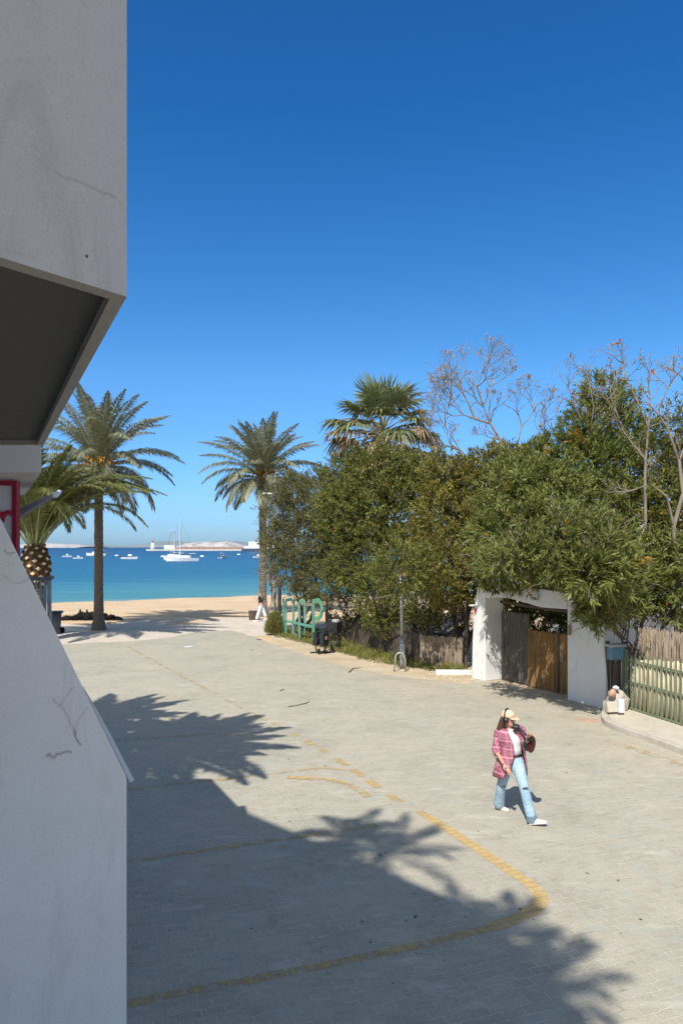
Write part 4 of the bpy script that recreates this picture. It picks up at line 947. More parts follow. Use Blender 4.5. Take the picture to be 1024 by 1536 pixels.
T('hedge_tree', 'sparse green tree at the right edge of the photo behind the log fence', TB(1010, 20),
  [(1000, 740, 32, 20), (1035, 770, 42, 19.5), (1000, 800, 40, 19.6), (1050, 700, 40, 20), (1080, 800, 60, 19), (1020, 690, 22, 20.5), (1000, 652, 24, 21), (1030, 630, 30, 20.6), (985, 680, 26, 21), (1050, 660, 34, 20.5)],
  M['lg_round'], 38, 0.8, (0.14, 0.030), 0.34, 13, 'barkpale', 0.10, 2, 0.4, tips=0.25)


T('undergrowth_bush', 'dark tangled bush growing along the ground behind the board fence', TB(600, 28),
  [(520, 925, 24, 30.5), (548, 915, 26, 29.8), (580, 930, 26, 28.6), (610, 935, 26, 27.6), (640, 940, 24, 26.6), (668, 930, 26, 26), (690, 905, 24, 25.4), (690, 945, 20, 25.6)],
  M['lg_under'], 41, 0.55, (0.12, 0.026), 0.34, 12, 'barkdark', 0.06, 6, 0.5, tips=0.3)
T('garden_bush', 'leafy bush seen through the gateway above the brown reed door', TB(800, 24),
  [(765, 925, 26, 23.6), (795, 935, 28, 23.2), (825, 930, 28, 22.8), (850, 920, 24, 22.6), (780, 900, 24, 23.6), (835, 900, 24, 23)],
  M['lg_ole'], 43, 1.3, (0.17, 0.034), 0.34, 12, 'barkdark', 0.04, 3, 0.5, tips=0.2, tw=0)
def bare_tree(name, label, stemspecs, seed, mb_bark, r0=0.07, depth=5, podm=None, orange=0, dens=1.0, box=None, L0=.42):
    rnd.seed(seed); base = stemspecs[0][0]
    t = thing(name, base, label, 'tree'); mb = MB(); ends = []
    def grow(p, d, L_, r, lev):
        n = 3; pts = [p]; q = p; dd = d.copy()
        for i in range(n):
            dd = (dd+Vector((rnd.gauss(0, .20), rnd.gauss(0, .20), rnd.gauss(0.05, .16)))).normalized(); q = q+dd*L_/n; pts.append(q)
        mb.tube(pts, [r*(1-0.4*i/n) for i in range(n+1)], 5 if lev > 2 else 4, 0, False)
        if lev == 0: ends.append((q, dd)); return
        for k in range(rnd.choice((2, 2, 3))):
            ax = Vector((rnd.gauss(0, 1), rnd.gauss(0, 1), rnd.gauss(0, 1))).normalized()
            nd_ = (dd+ax*rnd.uniform(0.45, 0.85)+Vector((0, 0, 0.12))).normalized(); grow(q if k < 2 else pts[2], nd_, L_*rnd.uniform(0.62, 0.86), r*0.6, lev-1)
    for spec in stemspecs:
        pts = [Vector(p_) for p_ in spec]; n = len(pts)
        rs0 = r0 if spec is stemspecs[0] else r0*0.5
        mb.tube(pts, [max(.014, rs0*(1-i/(n-1))**.8) for i in range(n)], 8, 0, False)
        for i in range(max(1, n//2), n):
            d = (pts[i]-pts[i-1]).normalized()
            for k in range(2 if i < n-1 else 3):
                nd_ = (d+Vector((rnd.gauss(0, .6), rnd.gauss(0, .5), rnd.gauss(0.15, .3)))).normalized()
                grow(pts[i], nd_, L0*rnd.uniform(.8, 1.2), min(0.02, r0*0.26), depth-1)
    mb.build('trunk', mb_bark, t)
    def clus(ends_, name_, m_, per, ln_, wd_):
        if not ends_: return
        b = np.repeat(np.array([e[0] for e in ends_]), per, 0); K = len(b); b = b+nr.normal(0, 0.03, (K, 3))
        MB().leaves(b, nr.normal(0, 1, (K, 3)), nr.normal(0, 1, (K, 3)), nr.uniform(.6, 1.2, K)*ln_, nr.uniform(.7, 1.2, K)*wd_, nr.random(K), 0.2).build(name_, m_, t)
    rnd.shuffle(ends); k1 = int(len(ends)*0.35); k2 = int(len(ends)*orange)
    clus(ends[:k1], 'crown', M['lg_dry'], 5, 0.09, 0.03)
    clus(ends[k1:k1+k2], 'leaves', M['lg_or'], 9, 0.11, 0.04)
    return t
Yb1 = 25.5; w = lambda x, y, Y=Yb1: W(x, y, Y)
bare_tree('bare_tree', 'leafless grey tree with twisted crooked branches above the hedge, right of the fan palm',
   [[TB(750, Yb1), w(752, 760), w(756, 700), w(750, 660), w(735, 635), w(725, 610), w(735, 580)],
    [w(752, 720), w(715, 700), w(690, 675), w(668, 640), w(672, 610)],
    [w(735, 635), w(712, 628), w(695, 622), w(680, 600)],
    [w(756, 700), w(775, 670), w(782, 640), w(800, 618)],
    [w(725, 610), w(715, 580), w(722, 560)], [w(690, 675), w(660, 665), w(645, 640)], [w(775, 670), w(805, 660), w(812, 640)], [w(712, 628), w(700, 600), w(690, 585)]], 61, M['barkpale'], 0.085, 5, None, 0.012, L0=.50)
Yb2 = 19.2; w = lambda x, y, Y=Yb2: W(x, y, Y)
bare_tree('bare_tree', 'pale-trunked tree with straight bare stem rising over the mailbox, few rusty leaves',
   [[TB(962, Yb2), w(962, 900), w(968, 800), w(967, 720), w(968, 690), w(972, 640), w(975, 600), w(972, 575)],
    [w(968, 690), w(950, 668), w(935, 648), w(925, 620), w(910, 600)],
    [w(972, 640), w(955, 600), w(940, 570), w(935, 545)]], 64, M['barkpale'], 0.06, 3, None, 0.03, L0=.34)
bare_tree('bare_tree', 'thick smooth-trunked tree at the far right edge with bare upper branches',
   [[TB(1016, 18.4), w(1014, 930, 18.4), w(1016, 850, 18.4), w(1010, 790, 18.4), w(1024, 740, 18.4), w(1018, 690, 18.4), w(1000, 640, 18.4), w(985, 620, 18.4), w(1000, 585, 18.4), w(1012, 565, 18.4)],
    [w(1010, 790, 18.4), w(1000, 745, 18.2), w(975, 725, 18.2), w(950, 735, 18.2)],
    [w(1018, 690, 18.4), w(1036, 650, 18.4), w(1040, 600, 18.4), w(1024, 570, 18.4)]], 66, M['barkpale'], 0.072, 3, None, 0.02, L0=.34)
Yb3 = 21.5; w = lambda x, y, Y=Yb3: W(x, y, Y)
bare_tree('bare_tree', 'leaning bare-branched shrub with rusty seed heads above the gate oleander',
   [[TB(905, Yb3), w(905, 760), w(895, 690), w(885, 650), w(870, 625), w(858, 600), w(852, 580)],
    [w(885, 650), w(890, 610), w(885, 580), w(880, 562)], [w(895, 690), w(920, 620), w(915, 585), w(925, 560)]], 67, M['barkpale'], 0.04, 3, None, 0.05, L0=.36)

# shrub at the left end of the verge
rnd.seed(9); c0 = P(412, 953); N = 5200; d = nr.normal(0, 1, (N, 3)); d /= np.linalg.norm(d, axis=1, keepdims=True); d[:, 2] = np.abs(d[:, 2])
t = thing('conifer_shrub', c0, 'feathery yellow-green shrub at the left end of the verge, beside the green frame', 'shrub')
b = np.array(c0)+[0, 0, .08]+d*[.42, .42, .95]*nr.uniform(.3, 1.0, (N, 1))
MB().leaves(b, d*0.7+[0, 0, 0.9]+nr.normal(0, .25, (N, 3)), nr.normal(0, 1, (N, 3)), nr.uniform(.10, .26, N), nr.uniform(.015, .035, N), nr.random(N)*.8).build('foliage', M['lg_shrub'], t)
mb = MB()
for k in range(8): twigs(mb, c0, c0+Vector((rnd.uniform(-.3, .3), rnd.uniform(-.3, .3), rnd.uniform(.6, 1.1))), 0.02, 0.005)
mb.build('stem', M['bark'], t)

# grass on the verge
def inpoly(x, y, poly):
    c = False; n = len(poly)
    for i in range(n):
        x1, y1 = poly[i]; x2, y2 = poly[(i+1) % n]
        if (y1 > y) != (y2 > y) and x < (x2-x1)*(y-y1)/(y2-y1)+x1: c = not c
    return c
pts = []
while len(pts) < 15000:
    x = rnd.uniform(-3.6, 4.1); y = rnd.uniform(22.6, 35.5)
    if inpoly(x, y, vg) and (math.sin(x*3+y)*math.sin(y*2.3-x)+rnd.uniform(-.6, .9)) > -0.2: pts.append((x, y, 0.02))
b = np.array(pts); N = len(b); hgt = nr.uniform(.06, .26, N)*(1+0.8*(np.sin(b[:, 0]*4)*np.sin(b[:, 1]*3) > .3))
struct(MB().leaves(b, nr.normal(0, .45, (N, 3))+[0, 0, 1.0], nr.normal(0, 1, (N, 3)), hgt, nr.uniform(.012, .03, N), nr.random(N), .1).build('grass', M['lg_grass'], org=(0, 0, 0)), 'stuff')

# sand spill with small stones at the verge edge
rnd.seed(13); mb = MB()
for k in range(420):
    px = rnd.uniform(400, 705); py = {0: 0}.get(1, 0) or (955 + (px-400)*0.245 + (6 if px > 520 else 0)*0 + rnd.gauss(-2, 3.2)); p_ = P(px, min(py, 1026))
    r_ = rnd.uniform(.012, .05); mb.ell(p_+Vector((0, 0, .018)), (r_, r_*rnd.uniform(.6, 1), r_*.6), nu=6, nv=4, jit=.25)
struct(mb.build('gravel', M['soil'], org=(0, 0, 0)), 'stuff')

# ---------------------------------------------------------------- fences, gate
G0 = Vector((3.94, 22.42)); G1 = Vector((6.44, 18.05)); gd = (G1-G0).normalized(); gn = Vector((gd.y, -gd.x)); gn = gn if gn.dot(-G0) > 0 else -gn   # gn points out to the plaza
def ongate(px, back=0.0):      # ground point of the gate line under image column px
    k = (px-HX)/F; o_ = G0-gn*back; s_ = (k*o_.y-o_.x)/(gd.x-k*gd.y); return o_+gd*s_
def gpt(px, py, back=0.0):
    q = ongate(px, back); return Vector((q.x, q.y, CH+(HY-py)/F*q.y))
gt = thing('white_gateway', (G0.x, G0.y, 0), 'whitewashed gateway of two thick pillars and a wavy lintel around the reed doors', 'gate')
def gprism(mb, poly, back0, back1, mi=0):   # poly of (px,py) on the front plane, extruded backwards
    f = [gpt(px, py, back0) for px, py in poly]; off_ = Vector((-gn.x, -gn.y, 0))*(back1-back0); n = len(f)
    mb.add(f+[p_+off_ for p_ in f], [tuple(range(n)), tuple(range(n, 2*n))[::-1]]+[(i, n+i, n+(i+1) % n, (i+1) % n) for i in range(n)], mi)
TH = 0.72
mb = MB(); gprism(mb, [(707, 1018.5), (708, 960), (711, 905), (716, 882), (727, 878.5), (727, 1022.5), (717, 1020.5)], 0.0, TH)
mb.build('pillar', M['white'], gt, bevel=0.03)
mb = MB(); gprism(mb, [(850, 1051), (850, 890), (880, 893), (893, 900), (900, 915), (904, 940), (907, 990), (909, 1066), (880, 1059)], 0.0, TH)
mb.build('pillar', M['white'], gt, bevel=0.04)
mb = MB(); gprism(mb, [(727.2, 897), (727.2, 878.5), (745, 877), (775, 880), (815, 884), (849.8, 889), (849.8, 914), (835, 913), (810, 911), (790, 905), (765, 898), (745, 896)], 0.0, TH)
mb.build('lintel', M['white'], gt, bevel=0.02)
mb = MB()
a = ongate(726, TH-0.1); b = ongate(852, TH-0.1)
mb.tube([(a.x, a.y, 2.38), ((a+b)/2).to_3d()+Vector((0, 0, 2.30)), (b.x, b.y, 2.25)], 0.045, 7); mb.build('beam', M['dwood'], gt)
# little marks on the pillars
q = gpt(714, 916)+Vector((gn.x, gn.y, 0))*0.03
MB().box(q, (0.04, 0.04, 0.12), math.atan2(gd.y, gd.x)).build('red_plate', M['redw'], gt)
MB().box(gpt(712, 908)+Vector((gn.x, gn.y, 0))*0.07, (0.2, 0.15, 0.04), math.atan2(gd.y, gd.x)).build('ledge', M['white'], gt)
q = gpt(855, 945)+Vector((gn.x, gn.y, 0))*0.03
MB().box(q, (0.07, 0.04, 0.26), math.atan2(gd.y, gd.x)).build('red_plate', M['rust'], gt)
def reed_panel(pxa, pxb, pya, pyb, back, m, parent, name, seed, z0=0.04):
    rnd.seed(seed); a = ongate(pxa, back); b = ongate(pxb, back); L_ = (b-a).length; n = int(L_/0.026); mb = MB()
    for k in range(n):
        u = (k+.5)/n; q = a.lerp(b, u); zt_ = CH+(HY-(pya+(pyb-pya)*u))/F*q.y + rnd.uniform(-.03, .03); j = rnd.uniform(-.008, .008)
        mb.tube([(q.x+j, q.y, z0), (q.x+rnd.uniform(-.01, .01), q.y+rnd.uniform(-.01, .01), zt_*0.5), (q.x+j+rnd.uniform(-.01, .01), q.y, zt_)], rnd.uniform(.013, .018), 5)
    return mb.build(name, m, parent)
d1 = thing('reed_door', ongate(760, .6).to_3d(), 'tall grey reed door leaf, left one in the white gateway', 'door', 'reed door leaves in the gateway')
reed_panel(752, 793, 916, 922, 0.62, M['reedgrey'], d1, 'reed_panel', 1)
MB().slab(ongate(751.5, .67), ongate(793, .67), 0.9, 0.97, 0.03).slab(ongate(752, .67), ongate(793, .67), 1.75, 1.82, 0.03).build('rail', M['dwood'], d1)
d2 = thing('reed_door', ongate(815, .5).to_3d(), 'warm brown reed door leaf in the middle of the white gateway, lower than the grey one', 'door', 'reed door leaves in the gateway')
reed_panel(791.5, 836, 945, 950, 0.50, M['reedbrown'], d2, 'reed_panel', 2)
a = ongate(837.3, .49); MB().tube([(a.x, a.y, 0.04), (a.x, a.y, 1.75)], 0.035, 7).build('post', M['black'], d2)
d3 = thing('reed_door', ongate(845, .5).to_3d(), 'narrow brown reed strip beside the right pillar of the gateway', 'door', 'reed door leaves in the gateway')
reed_panel(839.5, 862, 951, 955, 0.50, M['reedbrown'], d3, 'reed_panel', 3)
a = ongate(843, .46); MB().tube([(a.x, a.y, 0.9), (a.x, a.y, 1.1)], 0.015, 6).build('handle', M['galv'], d3)

# garden behind the gate: white house
hs = thing('white_house', (11, 27, 0), 'white house glimpsed through the foliage on the right', 'house')
MB().prism([(8.2, 26), (17, 24), (18, 31), (9, 32)], 0, 5.2).build('wall', M['house'], hs)
MB().prism([(8.0, 25.8), (17.2, 23.8), (18.2, 31.2), (8.8, 32.2)], 5.2, 5.4).build('roof', M['fascia'], hs)
for k in range(3):
    w_ = MB().box((10+k*2.4, 25.56-k*0.545, 2.6), (0.9, 0.10, 1.1), -0.22).build('window', M['dwood'], hs)
    MB().box((10+k*2.4, 25.50-k*0.545, 2.6), (0.75, 0.04, 0.95), -0.22).build('pane', M['dark'], w_)
# low garden wall behind the gate and rubble seen through the trees
rnd.seed(15); mb = MB()
for k in range(26):
    p_ = Vector((rnd.uniform(0.1, 1.9), rnd.uniform(31.6, 32.8), 0)); r_ = rnd.uniform(.18, .36); mb.ell(p_+Vector((0, 0, rnd.uniform(.1, .95))), (r_, r_*.8, r_*.65), nu=7, nv=5, jit=.2)
tag(mb.build('rubble_heap', M['stone'], org=(1, 32, 0)), 'heap of pale rubble stones behind the dark board fence', 'rocks')
for (px, top_, lb) in ((539, 902, 'grey timber post standing left of the rubble heap behind the fence'), (546, 915, 'shorter whitish timber post beside the taller one behind the fence')):
    p_ = TB(px, 31.0); h_ = W(px, top_, 31.0).z
    tag(MB().box(p_+Vector((0, 0, h_/2)), (.13, .13, h_)).build('timber_post', M['wood'], org=p_), lb, 'post', 'timber posts behind the fence')

# dark board fence along the verge
A0 = P(488, 958); A1 = P(640, 999)
bf = thing('board_fence', A0, 'low dark weathered board fence running behind the grassy verge', 'fence'); rnd.seed(17)
a = Vector((A0.x, A0.y)); b = Vector((A1.x, A1.y)); n = int((b-a).length/0.17); mb = MB(); dd = (b-a).normalized(); ang = math.atan2(dd.y, dd.x)
for k in range(n):
    q = a.lerp(b, (k+.5)/n); h_ = 1.10+rnd.uniform(-.10, .08)
    mb.box((q.x, q.y, h_/2), (.155, .025, h_), ang+rnd.uniform(-.05, .05))
mb.build('boards', M['dwood'], bf)
for k in range(5):
    q = a.lerp(b, k/4)+Vector((-dd.y, dd.x))*-0.0; MB().box((q.x+.05, q.y+.09, .62), (.09, .09, 1.25), ang).build('post', M['dwood'], bf)
rp = thing('heather_screen', P(632, 1003), 'pale bundled heather screen panel left of the white gateway', 'screen'); rnd.seed(18)
a = P(630, 1001); b = P(692, 1006); mb = MB()
for k in range(230):
    u = rnd.random(); q = Vector((a.x, a.y, 0)).lerp(Vector((b.x, b.y, 0)), u)+Vector((0, rnd.uniform(-.06, .06), 0)); h_ = 1.03+rnd.uniform(-.06, .05)
    mb.tube([q, q+Vector((rnd.uniform(-.05, .05), rnd.uniform(-.03, .03), h_))], rnd.uniform(.007, .014), 4)
mb.build('twigs', M['reedpale'], rp)
for u in (0.02, 0.98):
    q = Vector((a.x, a.y, 0)).lerp(Vector((b.x, b.y, 0)), u); MB().tube([q, q+Vector((0, 0, 1.1))], .03, 7).build('post', M['wood'], rp)
MB().tube([Vector((a.x, a.y-.08, .75)), Vector((b.x, b.y-.08, .75))], .006, 5).build('wire', M['dgalv'], rp)
for px, dx, h_, lb in ((700, 0.05, 2.0, 'crooked dark timber post against the left side of the white gateway'), (693, 0.28, 1.75, 'thin pale pole leaning right, between the heather screen and the gateway')):
    q = P(px-2, 1004); tag(MB().tube([q, q+Vector((dx*.5, 0, h_*.5)), q+Vector((dx, 0, h_))], [.05 if dx < .1 else .022]*3, 7).build('pole', M['dwood'] if dx < .1 else M['barkpale'], org=q), lb, 'pole')
q = P(655, 1016); tag(MB().box(P(681, 1013)+Vector((0, .1, .07)), (1.13, .22, .15), -.02).build('kerb_stone', M['white'], None, org=P(681, 1013), bevel=.02), 'white painted stone slab lying left of the white gateway', 'slab')

# log fence with green metal frame
la = Vector((6.87, 17.60)); lb_ = Vector((9.0, 12.6)); ld_ = Vector((7.37-6.87, 15.97-17.60)).normalized(); ln_n = Vector((ld_.y, -ld_.x)); ln_n = ln_n if ln_n.dot(-la) > 0 else -ln_n
lf = thing('log_fence', la.to_3d(), 'fence of upright half logs behind a green metal frame, right edge', 'fence'); rnd.seed(19)
Lf = 5.2; n = int(Lf/0.145); ang = math.atan2(ld_.y, ld_.x)
for k in range(n):
    q = la+ld_*(k+.5)*0.145; h_ = 1.33+rnd.uniform(-.03, .04)+0.014*k; r_ = rnd.uniform(.053, .066)
    MB().tube([(q.x, q.y, .17), (q.x+rnd.uniform(-.015, .015), q.y+rnd.uniform(-.015, .015), .8), (q.x+rnd.uniform(-.01, .01), q.y, h_)], [r_, r_*.96, r_*.85], 9).build('log', M['log'], lf, True)
for k in range(n+1):
    q = la+ld_*k*0.145+ln_n*0.085; h_ = 1.42+0.014*k
    MB().box((q.x, q.y, (.17+h_)/2), (.028, .018, h_-.17), ang).build('bar', M['fgreen'], lf)
for z in (.175, .80, 1.30):
    q = la+ld_*Lf/2+ln_n*0.062; MB().box((q.x, q.y, z), (Lf+.05, .03, .045), ang).build('rail', M['fgreen'], lf)
q = la-ld_*0.08+ln_n*.06; MB().box((q.x, q.y, .84), (.05, .05, 1.4), ang).build('post', M['fgreen'], lf)
q = la-ld_*0.19+ln_n*.06; MB().box((q.x, q.y, .84), (.03, .03, 1.4), ang).build('post', M['fgreen'], lf)
hh = thing('heather_screen', (7.2, 17.6, 0), 'tall brown brushwood screen rising behind the log fence', 'screen'); rnd.seed(20); mb = MB()
for k in range(900):
    q = la+ld_*rnd.uniform(0.15, 4.6)-ln_n*rnd.uniform(.12, .26); h_ = rnd.uniform(1.75, 2.12)
    mb.tube([(q.x, q.y, .1), (q.x+rnd.uniform(-.1, .1), q.y+rnd.uniform(-.05, .05), h_)], rnd.uniform(.008, .016), 4)
mb.build('twigs', M['reedpale'], hh)
for k in range(3):
    q = la+ld_*(.3+2*k)-ln_n*.3; MB().tube([(q.x, q.y, 0), (q.x, q.y, 2.1)], .04, 7).build('post', M['wood'], hh)
# dark boards and blue mailbox between pillar and fence
mp = P(922, 1062); mbx = thing('mailbox', (W(923, 0, 17.9).x, 17.9, 0), 'blue metal mailbox on a dark wooden post beside the gate pillar', 'mailbox')
c = W(923.5, 980, 17.8); MB().box(c, (.38, .20, .30), .25).build('box', M['mailblue'], mbx, bevel=.012)
MB().box(c+Vector((0, -.01, .19)), (.43, .26, .07), .25).build('lid', M['galv'], mbx, bevel=.015)
MB().tube([c+Vector((-.02, -.13, -.09)), c+Vector((.0, -.14, -.05)), c+Vector((.05, -.13, -.09))], .006, 6).build('ring', M['galv'], mbx)
MB().box((c.x, 17.85, c.z*.5-.08), (.10, .08, c.z-.32)).build('post', M['dwood'], mbx)
bd2 = thing('wooden_fence', (6.6, 18.0, 0), 'narrow dark wooden board panel closing the gap behind the mailbox', 'fence'); rnd.seed(22)
for k in range(5):
    x0 = W(911+k*7.5, 0, 18.1).x; MB().box((x0, 18.1-.03*k, .82), (.095, .03, 1.64+rnd.uniform(-.1, .1))).build('board', M['dwood'], bd2)
# rubble by the pillar
rnd.seed(23)
rb = P(922, 1062)
tag(MB().ell(W(925, 1047, 17.45)+Vector((0, 0, -.10)), (.30, .20, .28), nu=10, nv=7, jit=.12).build('boulder', M['stone'], org=rb), 'rough grey-brown boulder under the mailbox', 'rock')
tag(MB().ell(W(918, 1040, 17.2), (.09, .08, .10), nu=9, nv=6, jit=.15).build('rubble_stone', M['terra'], org=rb), 'orange-brown stone lying against the boulder under the mailbox', 'rock')
tag(MB().ell(W(923, 1032, 17.3), (.08, .07, .05), nu=9, nv=6, jit=.15).build('rubble_stone', M['white'], org=rb), 'small white stone on top of the boulder', 'rock')
tag(MB().box(W(917, 1062, 17.05)+Vector((0, 0, .02)), (.26, .10, .24), .2, R=Matrix.Rotation(.2, 3, 'Z')@Matrix.Rotation(-.35, 3, 'X')).build('concrete_block', M['kerb'], org=rb), 'grey concrete block leaning against the boulder', 'block')
tag(MB().box(W(930.5, 1059, 16.95)+Vector((0, 0, .0)), (.13, .12, .30), .1).build('concrete_block', M['white'], None, org=rb, bevel=.01), 'small upright whitewashed block beside the fence corner', 'block')
tag(MB().box(W(906, 1060, 17.2), (.05, .05, .26), .1).build('stake', M['kerb'], org=rb), 'thin grey stake stuck at the corner of the gate pillar', 'stake')

# street furniture
lp = P(603, 1004); t = thing('lamp_post', lp, 'slim galvanised lamp post rising into the hedge left of the gateway', 'lamp post')
MB().tube([lp, lp+Vector((0, 0, 1.0))], .085, 12).build('base_sleeve', M['galv'], t, True)
MB().tube([lp+Vector((0, 0, 1.0)), lp+Vector((-.03, 0, 2.6)), lp+Vector((-.04, 0, 3.1))], [.062, .055, .05], 10).build('pole', M['galv'], t, True)
MB().tube([lp+Vector((0, 0, .98)), lp+Vector((0, 0, 1.03))], .115, 12).build('collar', M['dgalv'], t)
hp = P(600, 1008); pts = [hp+Vector((-.20, 0, 0)), hp+Vector((-.15, 0, .40))]+[hp+Vector((-.005+.145*math.cos(a_), 0, .46+.15*math.sin(a_))) for a_ in [PI*(1-k/8) for k in range(9)]]+[hp+Vector((.16, 0, .40)), hp+Vector((.17, 0, 0))]
tag(MB().tube(pts, .026, 8).build('hoop_barrier', M['galv'], None, True, org=hp), 'low bent steel hoop around the foot of the lamp post', 'barrier')
# slender street lamp by the right palm
sp = TB(412, 38); t = thing('street_lamp', sp, 'thin pole with a short flat arm beside the crown of the right date palm', 'street lamp')
MB().tube([sp, W(412.5, 712, 38)], [.07, .045], 8).build('pole', M['galv'], t)
MB().box(W(403, 740, 38), (.62, .12, .07)).build('arm', M['boat'], t)
# signpost
sg = TB(413, 35.5); t = thing('road_sign', sg, 'leaning grey signpost with a round white sign, left of the shrub', 'sign')
MB().tube([sg, W(413, 880, 35.5)], .045, 8).build('post', M['galv'], t)
c = W(411, 873, 35.4); MB().tube([c+Vector((0, -.02, 0)), c+Vector((0, .02, 0))], .26, 20).build('disc', M['pink'], t)
MB().tube([c+Vector((0, -.03, 0)), c+Vector((0, -.021, 0))], .19, 20).build('disc_face', M['boat'], t)
MB().box(W(411, 893, 35.4), (.20, .03, .30)).build('plate', M['boatd'], t)
sg = TB(419, 36); tag(MB().tube([sg, W(419, 862, 36)], .10, 8).build('timber_post', M['wood'], None, org=sg), 'rough timber post standing just right of the round sign', 'post', 'timber posts behind the fence')

# mint green frame
ga, gb = 953.0, 971.0
def gfr(px, py): 
    Y = 4440/(ga+(gb-ga)*(px-424)/60-820); return W(px, py, Y)
gf = thing('green_frame', gfr(454, 960), 'mint green wooden frame of arched letter-like uprights standing on the verge', 'frame')
def bar(pts, w_, m, name='upright', th=.05):
    mb = MB(); pts = [gfr(*p_) for p_ in pts]
    d_ = (gfr(484, 0)-gfr(424, 0)); d_.z = 0; d_.normalize(); nrm = Vector((-d_.y, d_.x, 0)); rs = []
    for i, p_ in enumerate(pts):
        tt_ = (pts[min(i+1, len(pts)-1)]-pts[max(i-1, 0)]).normalized(); s_ = nrm.cross(tt_).normalized()*w_*.54
        rs.append([p_-s_-nrm*th/2, p_+s_-nrm*th/2, p_+s_+nrm*th/2, p_-s_+nrm*th/2])
    mb.rings(rs); return mb.build(name, M[m], gf)
bar([(425, 954), (425, 898)], .10, 'mint')
bar([(428.5, 953), (428.5, 903), (430, 900), (435, 899), (439.5, 901), (440.5, 906), (439, 957)], .13, 'mint', 'arch')
bar([(449, 958), (448.5, 907), (450, 902), (453, 900.5), (456.5, 903), (457.5, 935)], .13, 'mint', 'arch')
bar([(470, 968), (470, 935), (470, 899)], .17, 'mintd')
bar([(472, 901.5), (477, 900), (481, 905), (483, 914), (481, 924), (477, 928), (472, 928)], .15, 'mintd', 'loop')
bar([(425, 931), (440, 934), (468, 940)], .09, 'mint', 'rail')
bar([(456, 906.5), (468, 907)], .10, 'wood', 'rail')
bar([(440, 958), (440.6, 948)], .12, 'wood', 'foot'); bar([(444, 959), (444, 950)], .12, 'wood', 'foot'); bar([(476, 966), (476, 950)], .07, 'mintd', 'foot')
bar([(466, 940), (457, 940), (456, 952)], .06, 'mintd', 'brace')

# black bicycle
bc = P(492, 979); t = thing('bicycle', bc, 'black bicycle parked on the verge beside the green frame, bags on its handlebar', 'bicycle')
hd = Vector((0.62, -0.78, 0)).normalized(); hd = Vector((0.55, 0.83, 0)); hs_ = Vector((-hd.y, hd.x, 0)); zz = Vector((0, 0, 1))
def bp_(f, s_, z): return bc + hd*f + hs_*s_ + zz*z
for f, nm in ((-0.50, 0), (0.50, 1)):
    c = bp_(f, 0, .34); pts = [c+(hd*math.cos(a_)+zz*math.sin(a_))*.32 for a_ in [2*PI*k/24 for k in range(25)]]
    w_ = MB().tube(pts, .024, 6, 0, False).build('wheel', M['rubber'], t)
    mb = MB()
    for k in range(10): a_ = 2*PI*k/10; mb.tube([c, c+(hd*math.cos(a_)+zz*math.sin(a_))*.31], .003, 4)
    mb.tube([c-hs_*.05, c+hs_*.05], .03, 8); mb.build('spokes', M['dgalv'], w_)
mb = MB()
for p1, p2 in (((-.5, 0, .34), (-.08, 0, .30)), ((-.08, 0, .30), (-.22, 0, .85)), ((-.5, 0, .34), (-.2, 0, .78)), ((-.08, 0, .30), (.34, 0, .78)), ((-.2, 0, .78), (.33, 0, .86))): mb.tube([bp_(*p1), bp_(*p2)], .022, 7)
mb.build('frame', M['black'], t)
MB().tube([bp_(.5, .0, .34), bp_(.42, 0, .6), bp_(.32, 0, .95)], .022, 7).build('fork', M['black'], t)
MB().tube([bp_(.18, -.30, 1.08), bp_(.28, -.15, 1.06), bp_(.32, 0, 1.0), bp_(.28, .15, 1.06), bp_(.18, .30, 1.08)], .02, 7).build('handlebar', M['black'], t)
MB().ell(bp_(-.24, 0, .93), (.13, .10, .04), nu=10, nv=6).build('saddle', M['rubber'], t)
mb = MB(); mb.box(bp_(-.5, 0, .72), (.14, .34, .05), math.atan2(hd.y, hd.x)).tube([bp_(-.5, .05, .34), bp_(-.5, .05, .72)], .01, 5); mb.build('rack', M['black'], t)
mb = MB(); mb.box(bp_(-.50, .14, .58), (.42, .17, .50), math.atan2(hd.y, hd.x)).box(bp_(-.50, -.17, .56), (.40, .17, .52), math.atan2(hd.y, hd.x)); mb.build('pannier', M['black'], t, bevel=.03)
MB().box(bp_(.42, 0, .92), (.34, .44, .42), math.atan2(hd.y, hd.x), taper=1.15).build('basket', M['black'], t, bevel=.01)
MB().box(bp_(.40, -.08, 1.12), (.22, .26, .22), math.atan2(hd.y, hd.x)).build('cloth', M['grey'], t, bevel=.05)
MB().box(bp_(-.50, -.265, .62), (.10, .02, .12), math.atan2(hd.y, hd.x)).build('patch', M['pink'], t)
MB().tube([bp_(-.08, .05, .30), bp_(-.08, .05, .0)], .015, 6).build('kickstand', M['black'], t)
# floor bar of the cycle stand
tag(MB().box(P(484, 980)+zz*.035, (.95, .07, .05), .12).box(P(478, 978)+zz*.06, (.1, .2, .1), .12).build('cycle_stand', M['black'], org=P(484, 980)), 'black metal floor bar lying under the bicycle', 'stand')

